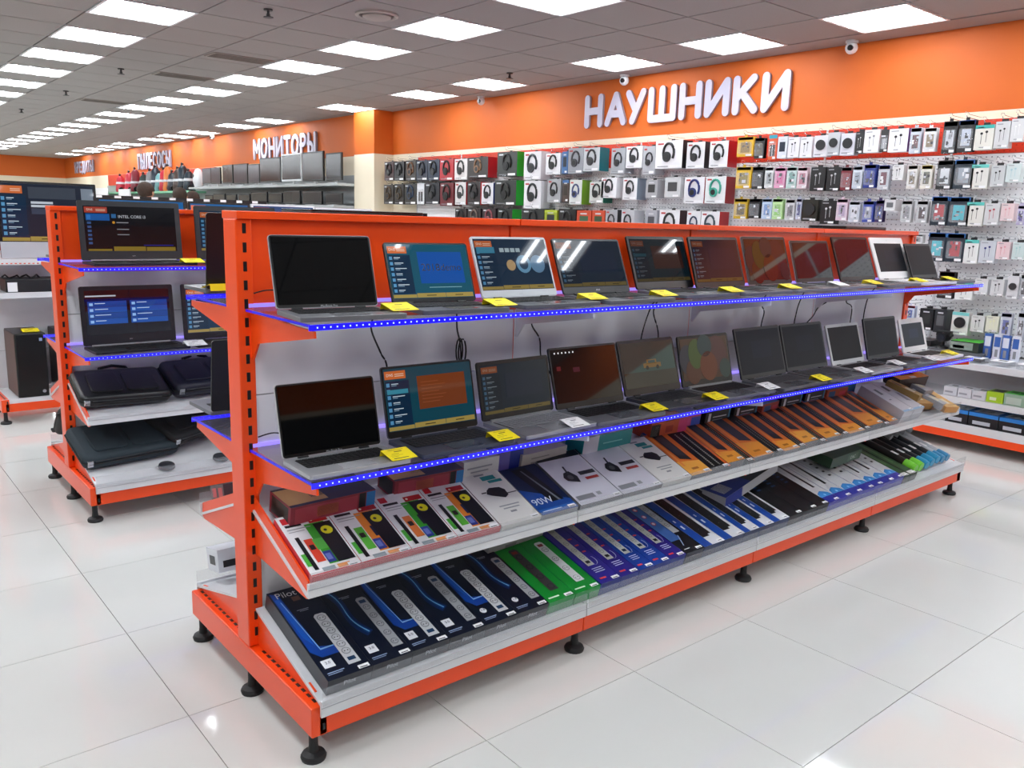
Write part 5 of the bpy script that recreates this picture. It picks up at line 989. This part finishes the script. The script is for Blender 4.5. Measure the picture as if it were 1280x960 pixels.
for k, (a, c) in enumerate([(.58, .72), (.395, .575), (.21, .39), (.03, .205)]):
    sbox('router_box', 'black and blue router box, %s from left on the rack base shelf' % nth(k+1), 'box', 4.45, 4.72, a, c, .166, .262, '17181c', '2a7ac8', [(.0, .75, 1, 1, '2a80d0'), (.15, .2, .75, .45, 'c8ccd4'), (.05, .0, 1, .1, '3a3b40')], 'router boxes', [(.1, .1, .9, .6, 'e0e6ee'), (.2, .2, .35, .45, '2a3a50'), (.5, .2, .65, .45, '2a3a50')])
# far wall: monitors and vacuum cleaners on a rack
r = FR_ = thing('far_wall_rack', 'grey far rack carrying the monitors and vacuum cleaners', 'shelving', (4.4, 0, 0))
for y0 in [8.92+.97*k for k in range(13)]:
    MB().box(.28, .31, y0+.003, y0+.967, .1, 1.95, mt('a9adaf', .5)).build('back_panel', r)
    z = 1.77 if y0 > 14.1 else 1.83
    MB().box(-.05, .28, y0+.003, y0+.967, z-.035, z, mt('b4b8b8' if y0 < 14.1 else '8ad0a8', .5)).build('upper_shelf', r)
    MB().box(-.12, .28, y0+.003, y0+.967, 1.50, 1.53, mt('a9adaf', .5)).build('lower_shelf', r)
    MB().box(-.12, .28, y0+.003, y0+.967, .1, .14, ORANGE).build('kick_board', r)
MB().box(.25, .3, 14.2, 21.3, 1.95, 2.2, PEGR).build('red_header', r)
def monitor(label, y0, y1, z0, z1, zs, bez='17181a', scr='26272a'):
    W = y1-y0; H = z1-z0-.0; r = thing('monitor', label, 'monitor', (4.42, (y0+y1)/2, zs), (0, 0, 0), 'monitors on the far rack'); k = z0-zs
    MB().box(0, .03, -W/2, W/2, k, k+H, mt(bez, .35)).build('housing', r, bevel=.004)
    MB().box(-.001, 0, -W/2+.02, W/2-.02, k+.025, k+H-.02, mt(scr, .15)).build('screen', r)
    MB().box(.03, .05, -.03, .03, .01, k+H*.5, mt('c8cacc', .4)).box(-.04, .14, -W*.22, W*.22, 0, .01, mt('c8cacc', .4)).build('stand', r)
up = [(13.77, 14.2, 1.89, 2.16), (13.33, 13.76, 1.88, 2.16), (12.77, 13.22, 1.88, 2.19), (12.14, 12.72, 1.87, 2.19), (11.66, 12.11, 1.87, 2.17), (10.87, 11.64, 1.87, 2.25), (10.16, 10.84, 1.88, 2.28), (9.48, 10.13, 1.87, 2.28), (8.95, 9.4, 1.87, 2.24)]
for k, u in enumerate(up[::-1]): monitor(('%s monitor on the far upper shelf, %s from the pillar' % (('black', 'black', 'white-framed', 'glossy black', 'grey', 'grey', 'brownish grey', 'grey', 'pale grey')[k], nth(k+1))), *u, 1.831, 'e6e8ea' if k == 2 else '17181a', ['1c1f26', '2a2526', '3a3a3c', '1c1415', '55565a', '4a4b50', '4a4542', '55575c', '6a6c70'][k])
lo = [(13.71, 14.1, 1.56, 1.69), (13.16, 13.69, 1.56, 1.71), (12.65, 13.08, 1.56, 1.7), (12.08, 12.54, 1.56, 1.7), (11.4, 12.02, 1.56, 1.73), (10.85, 11.34, 1.56, 1.71), (10.23, 10.8, 1.55, 1.74), (9.54, 10.14, 1.545, 1.73), (8.95, 9.42, 1.545, 1.7)]
for k, u in enumerate(lo[::-1]): monitor('dark small monitor on the far lower shelf, %s from the pillar' % nth(k+1), *u, 1.531, '202124', '3a3b3e')
vc = [(19.5, 'b8283a'), (18.8, 'c83a4a'), (18.35, '7a2a34'), (17.75, '3a4a48'), (17.3, '8a8c90'), (16.95, '24303c'), (16.68, '6a9a9c'), (16.4, 'b8283a'), (16.15, 'd87a3a'), (15.9, '2a2c34'), (15.57, '4a3a34'), (15.3, '1c2a34'), (14.97, '22303a')]
for k, (y, c) in enumerate(vc):
    nm = {'b8283a': 'red', 'c83a4a': 'bright red', '7a2a34': 'dark red', '3a4a48': 'dark green', '8a8c90': 'grey', '24303c': 'navy', '6a9a9c': 'teal', 'd87a3a': 'orange', '2a2c34': 'black', '4a3a34': 'brown', '1c2a34': 'dark blue', '22303a': 'large dark navy'}[c]
    r = thing('vacuum_cleaner', '%s vacuum cleaner, %s from the right on the green shelf' % (nm, nth(13-k)), 'vacuum cleaner', (4.45, y, 1.771), (0, 0, 0), 'vacuum cleaners')
    H = .30+.05*((k*7) % 3)
    MB().lathe([(.001, 0), (.09, 0), (.10, .04), (.085, .14), (.07, H-.05), (.03, H), (.001, H)], mt(c, .3), 14).build('body', r, True)
    MB().tube([(0, .09, H*.4), (0, .11, H*.75), (0, .06, H+.04), (0, 0, H+.02)], .014, mt('17181c', .5), 7).build('handle', r, True)
    b = MB()
    for s in (-1, 1): b.cyl((-.02, s*.1-.012, .045), .045, .024, BLACK, 14, 'y')
    r.scale = (1.2, .98, 1.2); b.build('wheels', r, True); MB().lathe([(.087, .15), (.089, .17), (.08, .19)], mt('c8ccd0', .3), 14).build('band', r, True)
r = thing('white_appliance', 'big white oval appliance between vacuum cleaners and monitors', 'appliance', (4.42, 14.40, 1.831))
MB().lathe([(.001, 0), (.07, 0), (.10, .1), (.095, .22), (.05, .32), (.001, .34)], WHITE, 16).build('body', r, True); MB().cyl((-.1, 0, .2), .03, .03, BLACK, 12, 'x').build('nozzle', r)
for k, (y0, y1, z0, z1) in enumerate([(19.7, 20.9, 1.56, 1.76), (17.95, 18.8, 1.56, 1.72)]):
    r = thing('banner_board', 'white sign board in front of the vacuum cleaners, %s one' % ('left' if k == 0 else 'right'), 'board', (4.2, (y0+y1)/2, 1.5))
    MB().box(0, .02, -(y1-y0)/2, (y1-y0)/2, .0, z1-1.5+.1, PAPERW).build('panel', r)
    MB().box(-.001, 0, -(y1-y0)*.3, (y1-y0)*.3, .1, .16, mt('8a8c98')).build('print', r)
    MB().box(0, .02, -.02, .02, -1.5, 0, DARK).build('post', r)
bpy.context.view_layer.update()
